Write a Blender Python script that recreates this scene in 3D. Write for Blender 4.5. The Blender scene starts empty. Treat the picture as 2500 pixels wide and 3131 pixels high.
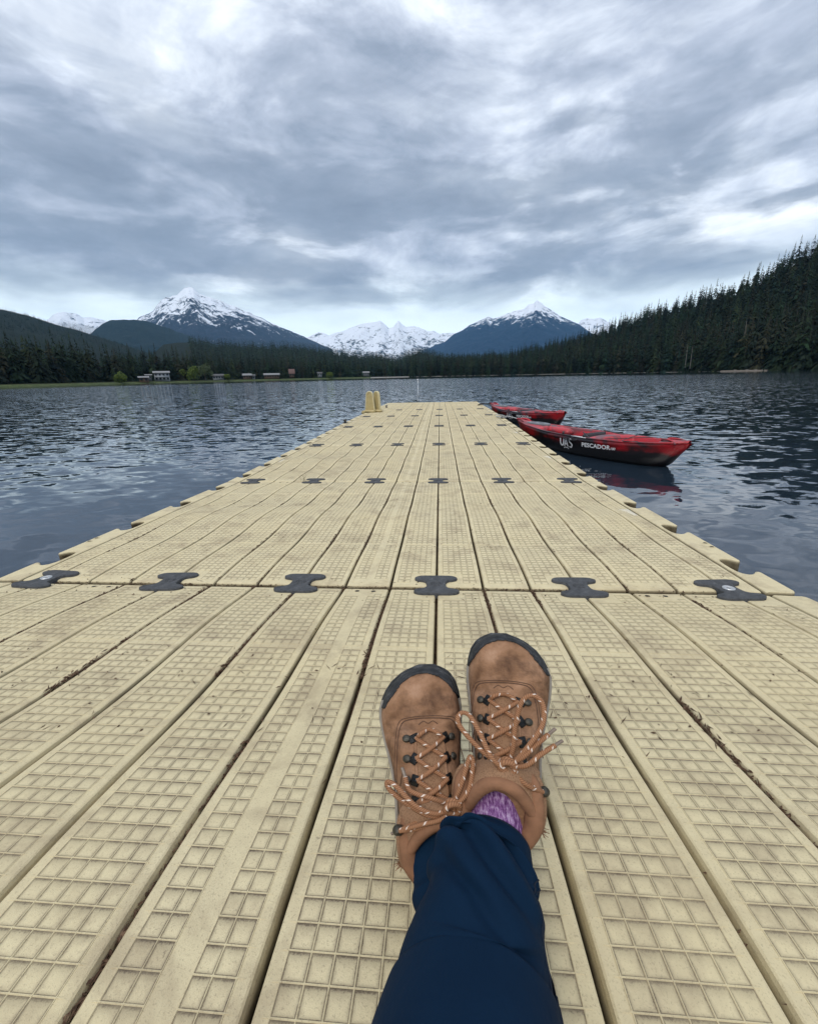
import bpy, bmesh, math, random
import numpy as np
from mathutils import Vector, Matrix
from mathutils.bvhtree import BVHTree
from mathutils import noise as mnoise
random.seed(7); rng = np.random.default_rng(7)
R = math.radians
HAZE = 3.5e-5
SC = bpy.context.scene
COL = SC.collection

# ------------------------------------------------------------------ camera
pitch, roll, yaw = R(18.138), R(-1.183), R(-4.396)
CAMP = np.array([.2637, 0., .7373]); FPX = 1277.0; CYP = 1567.9
cw, sw = math.cos(yaw), math.sin(yaw)
FW = np.array([sw*math.cos(pitch), cw*math.cos(pitch), -math.sin(pitch)])
RT = np.array([cw, -sw, 0.]); UP = np.cross(RT, FW)
c_, s_ = math.cos(roll), math.sin(roll)
RT, UP = c_*RT + s_*UP, -s_*RT + c_*UP
cd = bpy.data.cameras.new('camera'); cam = bpy.data.objects.new('camera', cd); COL.objects.link(cam)
m = Matrix.Identity(4)
for i in range(3):
    m[i][0] = RT[i]; m[i][1] = UP[i]; m[i][2] = -FW[i]; m[i][3] = CAMP[i]
cam.matrix_world = m
cd.sensor_fit = 'HORIZONTAL'; cd.sensor_width = 36; cd.lens = 36*FPX/2500
cd.shift_y = (CYP-1565.5)/2500
cd.clip_start = .02; cd.clip_end = 40000
SC.camera = cam

def ray(x, y):
    return FW + RT*(x-1250)/FPX - UP*(y-CYP)/FPX
def at_dist(x, y, D):
    r = ray(x, y); return CAMP + r*D/math.hypot(r[0], r[1])
def at_depth(x, y, d):
    return CAMP + ray(x, y)*d
def on_z(x, y, z):
    r = ray(x, y); return CAMP + r*(z-CAMP[2])/r[2]

# ------------------------------------------------------------------ node helpers
def new_mat(name):
    mt = bpy.data.materials.new(name); mt.use_nodes = True
    nt = mt.node_tree; nt.nodes.clear()
    return mt, nt
def nd(nt, typ, ins=None, **kw):
    n = nt.nodes.new(typ)
    for k, v in kw.items(): setattr(n, k, v)
    if ins:
        for k, v in ins.items():
            s = n.inputs[k]
            if isinstance(v, bpy.types.NodeSocket): nt.links.new(v, s)
            else: s.default_value = v
    return n
def mth(nt, op, a, b=0., c=None, clamp=False):
    ins = {0: a, 1: b}
    if c is not None: ins[2] = c
    return nd(nt, 'ShaderNodeMath', ins, operation=op, use_clamp=clamp).outputs[0]
def ramp(nt, fac, stops, interp='LINEAR'):
    n = nd(nt, 'ShaderNodeValToRGB', {0: fac}); cr = n.color_ramp; cr.interpolation = interp
    while len(cr.elements) < len(stops): cr.elements.new(.5)
    for e, (p, c) in zip(cr.elements, stops):
        e.position = p
        e.color = (c, c, c, 1) if isinstance(c, (int, float)) else (*c, 1)
    return n.outputs[0]
def mixc(nt, f, a, b, mode='MIX'):
    n = nt.nodes.new('ShaderNodeMix'); n.data_type = 'RGBA'; n.blend_type = mode
    for k, v in ((0, f), (6, a), (7, b)):
        if isinstance(v, bpy.types.NodeSocket): nt.links.new(v, n.inputs[k])
        else: n.inputs[k].default_value = (*v, 1) if isinstance(v, tuple) and len(v) == 3 else v
    return n.outputs[2]
def noise(nt, vec, scale, detail=4, rough=.55, dist=0.):
    return nd(nt, 'ShaderNodeTexNoise', {'Vector': vec, 'Scale': scale, 'Detail': detail, 'Roughness': rough, 'Distortion': dist}).outputs[0]
def mapping(nt, vec, scale=(1, 1, 1), loc=(0, 0, 0), rot=(0, 0, 0)):
    return nd(nt, 'ShaderNodeMapping', {0: vec, 1: loc, 2: rot, 3: scale}).outputs[0]
def objc(nt): return nd(nt, 'ShaderNodeTexCoord').outputs['Object']
def geop(nt): return nd(nt, 'ShaderNodeNewGeometry').outputs['Position']
def finish(nt, color, rough=.6, bump=None, bstr=.3, bdist=.002, spec=.5, **extra):
    p = nd(nt, 'ShaderNodeBsdfPrincipled')
    for k, v in (('Base Color', color), ('Roughness', rough), ('Specular IOR Level', spec)):
        if isinstance(v, bpy.types.NodeSocket): nt.links.new(v, p.inputs[k])
        else: p.inputs[k].default_value = (*v, 1) if isinstance(v, tuple) else v
    for k, v in extra.items(): p.inputs[k].default_value = v
    if bump is not None:
        b = nd(nt, 'ShaderNodeBump', {'Strength': bstr, 'Distance': bdist, 'Height': bump})
        nt.links.new(b.outputs[0], p.inputs['Normal'])
    o = nd(nt, 'ShaderNodeOutputMaterial'); nt.links.new(p.outputs[0], o.inputs[0])
    return p
def simple(name, col, rough=.6, var=.25, scale=40, bstr=.3, bdist=.002, spec=.5, detail=5, **kw):
    mt, nt = new_mat(name); v = objc(nt)
    n1 = noise(nt, v, scale, detail)
    lo = tuple(c*(1-var) for c in col); hi = tuple(min(1, c*(1+var)) for c in col)
    cc = ramp(nt, n1, [(.3, lo), (.7, hi)])
    finish(nt, cc, rough, noise(nt, v, scale*5, 3), bstr, bdist, spec, **kw)
    return mt

# ------------------------------------------------------------------ world: overcast sky
SUN_EL, SUN_AZ = R(52), R(200)   # azimuth measured clockwise from +Y
w = bpy.data.worlds.new('World'); SC.world = w; w.use_nodes = True
nt = w.node_tree; nt.nodes.clear()
tc = nd(nt, 'ShaderNodeTexCoord').outputs['Generated']
sky = nd(nt, 'ShaderNodeTexSky', sky_type='NISHITA', sun_disc=False, sun_elevation=SUN_EL, sun_rotation=SUN_AZ, air_density=1.2, dust_density=2.5)
bg_sky = nd(nt, 'ShaderNodeBackground', {0: sky.outputs[0], 1: .06})
sx = nd(nt, 'ShaderNodeSeparateXYZ', {0: tc})
X, Y, Z = sx.outputs
zc = mth(nt, 'MAXIMUM', Z, 0.)
den = mth(nt, 'ADD', zc, .12)
u = mth(nt, 'DIVIDE', X, den); v = mth(nt, 'DIVIDE', Y, den)
pl = nd(nt, 'ShaderNodeCombineXYZ', {0: u, 1: v, 2: 0.}).outputs[0]
def W(e): return e
plr = mapping(nt, pl, (1., .55, 1), (3.1, 1.7, 0), (0, 0, R(18)))
n_big = noise(nt, plr, .70, 3, .45, .5)
dirm = mapping(nt, tc, (1., 1., 2.1), (1.3, .4, .2), (0, R(10), R(20)))
n_mid = noise(nt, dirm, 2.6, 7, .58, .55)
n_fin = noise(nt, mapping(nt, tc, (1., 1., 2.6), (4.3, 2.4, 7.2)), 6.5, 6, .6, .4)
az = mth(nt, 'ARCTAN2', X, Y)
el = mth(nt, 'ARCSINE', Z)
ae = nd(nt, 'ShaderNodeCombineXYZ', {0: az, 1: mth(nt, 'MULTIPLY', el, 3.0), 2: 0.}).outputs[0]
n_low = noise(nt, mapping(nt, ae, (1, 1, 1), (5.2, .37, 0)), 4.2, 7, .52, .3)
n_lo2 = noise(nt, mapping(nt, ae, (.8, 1.2, 1), (9.2, 2.37, 0)), 1.6, 4, .5, .3)
lowmask = ramp(nt, el, [(.10, 0.), (.15, .9), (.32, 1.), (.42, .6), (.55, 0.)])
base = mth(nt, 'ADD', mth(nt, 'MULTIPLY', n_big, .34), mth(nt, 'ADD', mth(nt, 'MULTIPLY', n_mid, .42), mth(nt, 'MULTIPLY', n_fin, .24)))
basec = ramp(nt, base, [(.36, (.165, .195, .255)), (.43, (.265, .31, .39)), (.49, (.41, .455, .545)), (.54, (.60, .65, .735)), (.61, (.88, .92, .97))])
lowd = ramp(nt, mth(nt, 'ADD', mth(nt, 'MULTIPLY', n_low, .7), mth(nt, 'MULTIPLY', n_lo2, .3)), [(.43, 0.), (.475, .45), (.51, .82), (.58, 1.)])
lowf = mth(nt, 'MULTIPLY', lowd, lowmask)
lowcol = mixc(nt, noise(nt, mapping(nt, ae, (1, 1, 1), (1.2, 4.4, 0)), 7.5, 5), (.115, .145, .20), (.27, .32, .40))
c1 = mixc(nt, mth(nt, 'MULTIPLY', lowf, .9), basec, lowcol)
gap = ramp(nt, mth(nt, 'ADD', el, mth(nt, 'MULTIPLY', mth(nt, 'SUBTRACT', n_low, .5), .16)), [(.0, .95), (.10, .95), (.135, .7), (.165, .25), (.20, 0.)])
c2 = mixc(nt, gap, c1, (.92, 1.03, 1.05))
# overcast luminance grows to the zenith
zen = ramp(nt, Z, [(0., 1.0), (.55, 1.0), (.75, 1.3), (1., 1.6)])
c3 = nd(nt, 'ShaderNodeVectorMath', {0: c2, 3: 1.}, operation='SCALE')
nt.links.new(zen, c3.inputs[3])
bg_cl = nd(nt, 'ShaderNodeBackground', {0: c3.outputs[0], 1: 1.35})
ad = nd(nt, 'ShaderNodeMixShader', {0: .93, 1: bg_sky.outputs[0], 2: bg_cl.outputs[0]})
nt.links.new(ad.outputs[0], nd(nt, 'ShaderNodeOutputWorld').inputs[0])

sl = bpy.data.lights.new('sun', 'SUN'); sl.energy = 1.5; sl.angle = R(22); sl.color = (1, .95, .88)
so = bpy.data.objects.new('sun', sl); COL.objects.link(so)
sd = Vector((math.sin(SUN_AZ)*math.cos(SUN_EL), math.cos(SUN_AZ)*math.cos(SUN_EL), math.sin(SUN_EL)))
so.rotation_euler = sd.to_track_quat('Z', 'Y').to_euler(); so.location = (0, 0, 60)
SC.view_settings.view_transform = 'Standard'; SC.view_settings.look = 'None'
SC.view_settings.exposure = .2; SC.view_settings.gamma = 1
SC.cycles.volume_bounces = 0
SC.cycles.max_bounces = 6; SC.cycles.diffuse_bounces = 3; SC.cycles.glossy_bounces = 3
SC.cycles.use_fast_gi = False

# ------------------------------------------------------------------ object helpers
def tag(o, label=None, cat=None, group=None, kind=None):
    if label: o['label'] = label
    if cat: o['category'] = cat
    if group: o['group'] = group
    if kind: o['kind'] = kind
    return o
def empty(name, loc=(0, 0, 0), mat=None):
    o = bpy.data.objects.new(name, None); COL.objects.link(o); o.empty_display_size = .1
    if mat is not None: o.matrix_world = mat
    else: o.location = loc
    return o
def link(name, me, parent=None, mats=()):
    o = bpy.data.objects.new(name, me); COL.objects.link(o)
    for mm in mats: me.materials.append(mm)
    if parent is not None: o.parent = parent
    return o
def mesh_np(name, V, Fq, smooth=True, uv=None, mat_idx=None, cols=None):
    """V (n,3); Fq (m,k) quads or tris, or a list of such arrays"""
    me = bpy.data.meshes.new(name)
    V = np.asarray(V, np.float32)
    if isinstance(Fq, np.ndarray): Fq = [Fq]
    loops = np.concatenate([f.ravel() for f in Fq]).astype(np.int32)
    tot = np.concatenate([np.full(len(f), f.shape[1], np.int32) for f in Fq])
    st = np.concatenate([[0], np.cumsum(tot)[:-1]]).astype(np.int32)
    me.vertices.add(len(V)); me.vertices.foreach_set('co', V.ravel())
    me.loops.add(len(loops)); me.loops.foreach_set('vertex_index', loops)
    me.polygons.add(len(tot)); me.polygons.foreach_set('loop_start', st); me.polygons.foreach_set('loop_total', tot)
    if smooth: me.polygons.foreach_set('use_smooth', np.ones(len(tot), bool))
    if mat_idx is not None: me.polygons.foreach_set('material_index', np.asarray(mat_idx, np.int32))
    me.update(calc_edges=True)
    if uv is not None:
        l = me.uv_layers.new(name='UVMap'); l.data.foreach_set('uv', np.asarray(uv, np.float32).ravel())
    if cols is not None:
        a = me.color_attributes.new('tint', 'FLOAT_COLOR', 'POINT'); a.data.foreach_set('color', np.asarray(cols, np.float32).ravel())
    me.validate()
    return me
def grid_faces(nu, nv, closed_v=False, off=0):
    i = np.arange(nu-1)[:, None]; j = np.arange(nv if closed_v else nv-1)[None, :]
    a = i*nv + j; b = i*nv + (j+1) % nv; c = (i+1)*nv + (j+1) % nv; d = (i+1)*nv + j
    return np.stack([a, b, c, d], -1).reshape(-1, 4) + off
class MB:
    """collects pieces of one mesh"""
    def __init__(s): s.V = []; s.F = []; s.UV = []; s.n = 0
    def add(s, V, F, uv=None):
        V = np.asarray(V, float); F = np.asarray(F, int)
        s.V.append(V); s.F.append(F + s.n); s.n += len(V)
        s.UV.append(np.full((F.size, 2), .5) if uv is None else np.asarray(uv).reshape(-1, 2))
    def build(s, name, mats, parent=None, smooth=True):
        fs = s.F; V = np.concatenate(s.V)
        me = mesh_np(name, V, fs, smooth, uv=np.concatenate(s.UV))
        return link(name, me, parent, mats if isinstance(mats, (list, tuple)) else [mats])
    def box(s, c, sz, M=None, bev=0.):
        x, y, z = np.array(sz)/2; b = min(bev, x*.9, y*.9, z*.9)
        if b <= 0:
            V = np.array([(i*x, j*y, k*z) for i in (-1, 1) for j in (-1, 1) for k in (-1, 1)])
            F = np.array([(0, 1, 3, 2), (4, 6, 7, 5), (0, 4, 5, 1), (2, 3, 7, 6), (0, 2, 6, 4), (1, 5, 7, 3)])
        else:
            V = []
            for k, zz in ((0, -z), (1, -z+b), (2, z-b), (3, z)):
                i_ = b if k in (0, 3) else 0
                for q in [(x-i_-b, -y+i_), (x-i_, -y+i_+b), (x-i_, y-i_-b), (x-i_-b, y-i_), (-x+i_+b, y-i_), (-x+i_, y-i_-b), (-x+i_, -y+i_+b), (-x+i_+b, -y+i_)]:
                    V.append((*q, zz))
            V = np.array(V); F = grid_faces(4, 8, True)
            caps = [(0, 7, 6, 1), (1, 6, 5, 2), (2, 5, 4, 3)]
            F = np.concatenate([F, caps, [tuple(24+i for i in q[::-1]) for q in caps]])
        if M is not None: V = V @ np.array(M).T
        s.add(V + np.array(c), F)
    def tube(s, pts, r, sides=8, closed=False, cap=True, smooth_n=0, ulen=None):
        P = np.asarray(pts, float)
        if smooth_n: P = catmull(P, smooth_n, closed)
        n = len(P)
        T = np.roll(P, -1, 0) - np.roll(P, 1, 0)
        if not closed: T[0] = P[1]-P[0]; T[-1] = P[-1]-P[-2]
        T /= np.linalg.norm(T, axis=1)[:, None] + 1e-12
        N = np.zeros_like(P); a = np.array([0, 0, 1.]) if abs(T[0][2]) < .9 else np.array([1., 0, 0])
        v = np.cross(T[0], a); v /= np.linalg.norm(v)
        for i in range(n):
            v = v - T[i]*(v@T[i]); v /= np.linalg.norm(v)+1e-12; N[i] = v
        B = np.cross(T, N)
        rr = np.full(n, r) if np.isscalar(r) else np.interp(np.linspace(0, 1, n), np.linspace(0, 1, len(r)), r)
        th = np.linspace(0, 2*np.pi, sides, endpoint=False)
        V = P[:, None] + rr[:, None, None]*(np.cos(th)[None, :, None]*N[:, None] + np.sin(th)[None, :, None]*B[:, None])
        V = V.reshape(-1, 3)
        L = np.concatenate([[0], np.cumsum(np.linalg.norm(np.diff(P, axis=0), axis=1))])
        F = grid_faces(n, sides, True)
        i = np.repeat(np.arange(n-1), sides); j = np.tile(np.arange(sides), n-1)
        uv = np.stack([np.stack([L[i], j/sides], -1), np.stack([L[i], (j+1)/sides], -1), np.stack([L[i+1], (j+1)/sides], -1), np.stack([L[i+1], j/sides], -1)], 1)
        if closed:
            j = np.arange(sides); a = (n-1)*sides
            F = np.concatenate([F, np.stack([a+j, a+(j+1) % sides, (j+1) % sides, j], -1)])
            uv = np.concatenate([uv, np.zeros((sides, 4, 2))])
        s.add(V, F, uv)
        if cap and not closed:
            for e, rev in ((0, True), (n-1, False)):
                c = P[e]; ring = V[e*sides:(e+1)*sides]
                VV = np.concatenate([ring, [c + (T[e]*(-1 if rev else 1))*rr[e]*.5]])
                j = np.arange(sides); f = np.stack([(j+1) % sides, j, np.full(sides, sides)], -1) if rev else np.stack([j, (j+1) % sides, np.full(sides, sides)], -1)
                f = np.concatenate([f, f[:, -1:]], 1)[:, :3]
                s.add(VV, f)
    def lathe(s, prof, c=(0, 0, 0), sides=24, M=None):
        P = np.array(prof, float); th = np.linspace(0, 2*np.pi, sides, endpoint=False)
        V = np.stack([P[:, 0:1]*np.cos(th), P[:, 0:1]*np.sin(th), np.repeat(P[:, 1:2], sides, 1)], -1).reshape(-1, 3)
        if M is not None: V = V @ np.array(M).T
        s.add(V + np.array(c), grid_faces(len(P), sides, True))
    def prism(s, poly, z0, z1, bev=0., M=None, c=(0, 0, 0), botcap=True):
        """extruded outline (ccw) with a bevelled top edge; caps by ear clipping through mathutils"""
        from mathutils.geometry import tessellate_polygon
        P = np.array(poly, float); n = len(P)
        e = np.roll(P, -1, 0)-np.roll(P, 1, 0); nrm = np.stack([e[:, 1], -e[:, 0]], 1); nrm /= np.linalg.norm(nrm, axis=1)[:, None]+1e-12
        rows = [(P, z0)]
        if bev > 0: rows += [(P, z1-bev), (P-nrm*bev*.3, z1-bev*.3), (P-nrm*bev, z1)]
        else: rows += [(P, z1)]
        V = np.concatenate([np.column_stack([q, np.full(n, z)]) for q, z in rows])
        if M is not None: VV = V @ np.array(M).T
        else: VV = V
        s.add(VV+np.array(c), grid_faces(len(rows), n, True))
        tri = np.array(tessellate_polygon([[Vector((*p, 0)) for p in rows[-1][0]]]))
        def area(t): a, b, cc = rows[-1][0][t]; return (b[0]-a[0])*(cc[1]-a[1])-(b[1]-a[1])*(cc[0]-a[0])
        tri = np.array([t if area(t) > 0 else t[::-1] for t in tri])
        top = VV[-n:]; s.add(top+np.array(c), tri)
        if botcap: s.add(VV[:n]+np.array(c), tri[:, ::-1])
def catmull(P, k, closed=False):
    P = np.asarray(P, float); n = len(P); out = []
    g = (lambda i: P[i % n]) if closed else (lambda i: P[min(max(i, 0), n-1)])
    for i in range(n if closed else n-1):
        p0, p1, p2, p3 = g(i-1), g(i), g(i+1), g(i+2)
        for t in np.linspace(0, 1, k, endpoint=False):
            out.append(.5*((2*p1)+(-p0+p2)*t+(2*p0-5*p1+4*p2-p3)*t*t+(-p0+3*p1-3*p2+p3)*t**3))
    if not closed: out.append(P[-1])
    return np.array(out)
def vnoise(P, scale, seed=0.):
    return np.array([mnoise.noise(Vector(p)*scale + Vector((seed, seed*1.7, -seed))) for p in P])
# ------------------------------------------------------------------ water and land
ZW = -.38
mt, nt = new_mat('water'); P_ = geop(nt)
dist = nd(nt, 'ShaderNodeVectorMath', {0: P_}, operation='LENGTH').outputs['Value']
def nvec(scale, sc, rot=0., detail=2, dist=.3):
    n = nd(nt, 'ShaderNodeTexNoise', {'Vector': mapping(nt, P_, sc, rot=(0, 0, R(rot))), 'Scale': scale, 'Detail': detail, 'Roughness': .5, 'Distortion': dist}).outputs['Color']
    return nd(nt, 'ShaderNodeVectorMath', {0: n, 1: (.5, .5, .5)}, operation='SUBTRACT').outputs[0]
def vadd(a, b_): return nd(nt, 'ShaderNodeVectorMath', {0: a, 1: b_}, operation='ADD').outputs[0]
def vscale(a, f):
    n = nd(nt, 'ShaderNodeVectorMath', {0: a}, operation='SCALE')
    if isinstance(f, float): n.inputs[3].default_value = f
    else: nt.links.new(f, n.inputs[3])
    return n.outputs[0]
w1 = nvec(1.7, (.75, 1.3, 1), 6); w2 = nvec(4.8, (.75, 1.35, 1), -8, 2, .5); w3 = nvec(9., (.75, 1.35, 1), 12, 2)
patch = noise(nt, mapping(nt, P_, (.4, 1, 1)), .03, 3, .5)
calm_far = ramp(nt, mth(nt, 'DIVIDE', dist, 400.), [(.0, 1.), (.32, 1.), (.46, .10), (1., .03)])
near1 = ramp(nt, mth(nt, 'DIVIDE', dist, 24.), [(.08, .16), (.20, .36), (.36, .8), (.6, 1.1), (1., 1.35)])
near3 = ramp(nt, mth(nt, 'DIVIDE', dist, 24.), [(.12, .04), (.25, .15), (.5, .6), (.8, 1.)])
pm = ramp(nt, patch, [(.35, .7), (.65, 1.15)])
tot = vadd(vscale(vadd(vscale(w1, .18), vscale(w2, .58)), near1), vscale(w3, mth(nt, 'MULTIPLY', near3, .30)))
far_up = ramp(nt, mth(nt, 'DIVIDE', dist, 150.), [(.2, 1.), (.6, 1.15)])
if True:
    tot = vscale(tot, mth(nt, 'MULTIPLY', far_up, .999))
tot = vscale(tot, mth(nt, 'MULTIPLY', calm_far, pm))
tot = nd(nt, 'ShaderNodeVectorMath', {0: tot, 1: (.55, 1., 0.)}, operation='MULTIPLY').outputs[0]
nrm = nd(nt, 'ShaderNodeVectorMath', {0: vadd(tot, (0., 0., 1.))}, operation='NORMALIZE').outputs[0]
pb = finish(nt, (.014, .024, .036), .03, None, spec=.5, IOR=1.8)
nt.links.new(nrm, pb.inputs['Normal'])
M_WATER = mt
V = np.array([(-3000, -400, ZW), (3000, -400, ZW), (3000, 1500, ZW), (-3000, 1500, ZW)])
water = link('water', mesh_np('water', V, np.array([[0, 1, 2, 3]]), False), None, [M_WATER]); tag(water, kind='structure')
M_BED = simple('lake_bed', (.06, .06, .05), .9, .3, .2)
V = np.array([(-14000, -6000, -3.5), (14000, -6000, -3.5), (14000, 16000, -3.5), (-14000, 16000, -3.5)])
tag(link('ground', mesh_np('ground', V, np.array([[0, 1, 2, 3]]), False), None, [M_BED]), kind='structure')

D2 = 1.4527
def sky_line(pts, scale=D2):
    """photo points -> (azimuth, tan elevation) table"""
    out = []
    for x, y in pts:
        r = ray(x*scale, y*scale); out.append((math.atan2(r[0], r[1]), r[2]/math.hypot(r[0], r[1])))
    return np.array(sorted(out))
def fbm(x, y, f, o=5, seed=0, ridge=False):
    r = np.zeros(len(x)); a = 1.; tot = 0
    for k in range(o):
        n = np.array([mnoise.noise(Vector((xx*f+seed, yy*f-seed, seed*.37+k*3.1))) for xx, yy in zip(x, y)])
        if ridge: n = 1-2*np.abs(n)*1.6
        r += a*n; tot += a; a *= .5; f *= 2.05
    return r/tot
def ridge(name, pts, D0, Df, Db, mat, na=220, nr=40, drop=0., amp=.05, curve=1.0, jag=0., scale=D2, z0=ZW-.6, tblend=.0, seed=1., flat=0., crest_fn=None, ridged=True):
    """terrain fold whose crest stands at distance D0; front foot at Df, back foot at Db"""
    S = sky_line(pts, scale); az = np.linspace(S[0, 0], S[-1, 0], na); te = np.interp(az, S[:, 0], S[:, 1])
    Dc = D0(az) if callable(D0) else np.full(na, float(D0)); Dfo = Df(az) if callable(Df) else np.full(na, float(Df))
    zc = CAMP[2] + te*Dc - drop
    if jag: zc = zc + jag*fbm(az*60, az*0, 1., 4, seed)
    zc = np.maximum(zc, z0+.5)
    tf = np.linspace(0, 1, nr); tb = np.linspace(0, 1, 9)[1:]
    rows = []
    for t in tf:
        D = Dfo + (Dc-Dfo)*t; tt = max(0., (t-flat)/(1-flat)); z = z0 + (zc-z0)*tt**curve
        if flat and t > 0: z = np.maximum(z, ZW+.25+1.2*min(t/flat, 1.))
        rows.append((D, z, tt))
    for t in tb: rows.append((Dc + (Db-Dc)*t, z0+(zc-z0)*(1-t)**1.3, 1-t))
    V = []
    for D, z, t in rows:
        x = CAMP[0]+np.sin(az)*D; y = np.cos(az)*D
        if amp and 0 < t < 1:
            n = fbm(x, y, 3.2/(Dc.mean()-Dfo.mean()), 5, seed, ridged)
            z = z + (zc-z0)*amp*n*4*t*(1-t)
            z = np.minimum(z, CAMP[2]+ (zc-CAMP[2])*D/Dc*.995) if D.mean() <= Dc.mean() else z
        V.append(np.stack([x, y, z], -1))
    V = np.concatenate(V)
    me = mesh_np(name, V, grid_faces(len(rows), na)[:, ::-1], True)
    o = link(name, me, None, [mat]); tag(o, kind='structure')
    return o, az, rows, Dfo, Dc, zc
def land_mat(name, c0, c1, scale, c2=None):
    mt, nt = new_mat(name); p = geop(nt)
    n = noise(nt, p, scale, 6, .65); cc = ramp(nt, n, [(.35, c0), (.65, c1)])
    nf = noise(nt, mapping(nt, p, (1, 1, .45)), scale*7., 4, .7)
    cc = mixc(nt, ramp(nt, nf, [(.38, .85), (.58, 0.)]), cc, tuple(q*.25 for q in c0))
    finish(nt, cc, .95, noise(nt, p, scale*3, 4), 1., 3./scale*.02, .1)
    return mt
def mountain_mat(name, rock, rock2, snowlo, snowhi, cover, sc=.004, streak=(1, 1, .35), blend=.12):
    mt, nt = new_mat(name); p = geop(nt)
    z = nd(nt, 'ShaderNodeSeparateXYZ', {0: p}).outputs[2]
    hz = mth(nt, 'DIVIDE', mth(nt, 'SUBTRACT', z, snowlo), snowhi-snowlo, clamp=True)
    n1 = noise(nt, mapping(nt, p, streak, rot=(0, R(24), 0)), sc*2.6, 8, .70, .6)
    n2 = noise(nt, mapping(nt, p, (1, 1, .5), rot=(0, R(-32), 0)), sc*6., 5, .7, .8)
    n3 = noise(nt, p, sc*.7, 3, .5, .3)
    nn = mth(nt, 'ADD', mth(nt, 'MULTIPLY', n1, .5), mth(nt, 'ADD', mth(nt, 'MULTIPLY', n2, .25), mth(nt, 'MULTIPLY', n3, .25)))
    thr = mth(nt, 'ADD', nn, mth(nt, 'MULTIPLY', mth(nt, 'SUBTRACT', hz, .5), cover[1]))
    s = ramp(nt, mth(nt, 'ADD', thr, cover[0]), [(.5-blend*.12, 0.), (.5+blend*.12, 1.)])
    s = mth(nt, 'MULTIPLY', s, ramp(nt, hz, [(0., 0.), (.06, 1.)]))
    rk = ramp(nt, noise(nt, p, sc*6, 6, .7), [(.3, rock), (.7, rock2)])
    cc = mixc(nt, s, rk, (.82, .85, .90))
    finish(nt, cc, .9, nn, 1., 60., .1)
    return mt
M_SOIL = land_mat('forest_floor', (.018, .022, .012), (.035, .036, .02), .08)
M_GRASS = land_mat('shore_grass', (.05, .075, .025), (.11, .13, .06), .2)

# far snow peaks and blue foothills
pk = lambda L: [(1300+.3196*x, 900+.3196*y) for x, y in L]
M_PK1 = mountain_mat('peak_west', (.010, .020, .040), (.035, .042, .06), 380, 1350, (-.008, .25), .0045, (1, 1, .25))
ridge('mountain', [(275, 690), (292, 668), (300, 664), (312, 660), (322, 655), (330, 643), (338, 633), (349, 625), (356, 626), (362, 622), (372, 621), (380, 614), (388, 606), (397, 603), (405, 605), (412, 611), (420, 619), (435, 623), (450, 628), (465, 632), (480, 640), (497, 645), (510, 652), (525, 657), (540, 665), (552, 669), (570, 680), (600, 692), (640, 708), (657, 717), (700, 735)], 7600, 4800, 9500, M_PK1, 360, 90, amp=.10, jag=14, seed=3.)
M_PK2 = mountain_mat('peak_east', (.006, .022, .056), (.012, .034, .072), 560, 1190, (.012, .30), .005, (1, 1, .2))
ridge('mountain', [(x*1., y) for x, y in pk([(-120, 580), (60, 500), (190, 450), (270, 380), (350, 345), (430, 290), (520, 250), (600, 212), (650, 228), (700, 220), (760, 190), (860, 155), (940, 140), (990, 95), (1040, 85), (1055, 62), (1070, 52), (1085, 66), (1110, 80), (1140, 110), (1200, 145), (1280, 200), (1400, 255), (1480, 290), (1550, 345), (1750, 470)])], 7800, 5200, 9700, M_PK2, 360, 90, amp=.08, jag=12, seed=8., scale=1.)
M_PK3 = mountain_mat('ice_peaks', (.03, .04, .055), (.06, .07, .08), 150, 1100, (.03, .10), .005, (1, 1, .6))
ridge('mountain', [(600, 735), (655, 706), (670, 700), (680, 701), (692, 706), (705, 700), (722, 697), (735, 690), (752, 684), (770, 680), (782, 679), (800, 675), (810, 682), (818, 691), (828, 688), (838, 674), (848, 684), (856, 688), (870, 686), (880, 688), (900, 697), (912, 696), (925, 702), (950, 700), (975, 706), (1000, 720)], 9500, 7000, 11200, M_PK3, 300, 60, amp=.12, jag=12, seed=12.)
ridge('mountain', [(80, 690), (112, 662), (122, 658), (135, 656), (150, 659), (160, 660), (175, 668), (190, 667), (215, 672), (235, 680), (270, 700)], 9400, 7000, 11000, M_PK3, 160, 50, amp=.12, jag=12, seed=17.)
ridge('mountain', [(1190, 720), (1222, 674), (1235, 669), (1250, 671), (1262, 668), (1285, 680), (1320, 720)], 9400, 7000, 11000, M_PK3, 120, 40, amp=.12, jag=10, seed=21.)
M_BLUEHILL = land_mat('far_forest', (.008, .018, .022), (.018, .032, .032), .02)
ridge('hill', [(170, 720), (200, 694), (215, 682), (232, 674), (262, 672), (290, 673), (315, 678), (340, 686), (380, 700), (420, 715), (470, 730)], 4200, 3000, 5200, M_BLUEHILL, 200, 40, amp=.04, jag=10, seed=25.)
M_MIDHILL = land_mat('near_forest_hill', (.006, .012, .008), (.014, .022, .012), .03)
hills = []
hills.append(ridge('hill', [(-2600, 560), (-1500, 590), (-800, 600), (-400, 625), (-160, 640), (-60, 628), (0, 644), (30, 651), (60, 658), (120, 678), (160, 688), (200, 701), (250, 717), (310, 737), (360, 750)], 2300, 900, 3200, M_MIDHILL, 220, 50, drop=11, amp=.05, seed=31., ridged=False))
hills.append(ridge('hill', [(270, 760), (310, 737), (325, 722), (340, 708), (370, 704), (400, 704), (425, 709), (450, 713), (520, 717), (600, 719), (650, 724), (700, 733), (740, 738), (790, 742), (835, 750), (862, 736), (885, 732), (910, 736), (930, 745), (980, 750)], 1500, 640, 2300, M_MIDHILL, 260, 50, drop=22, amp=.05, seed=37., ridged=False))

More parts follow.
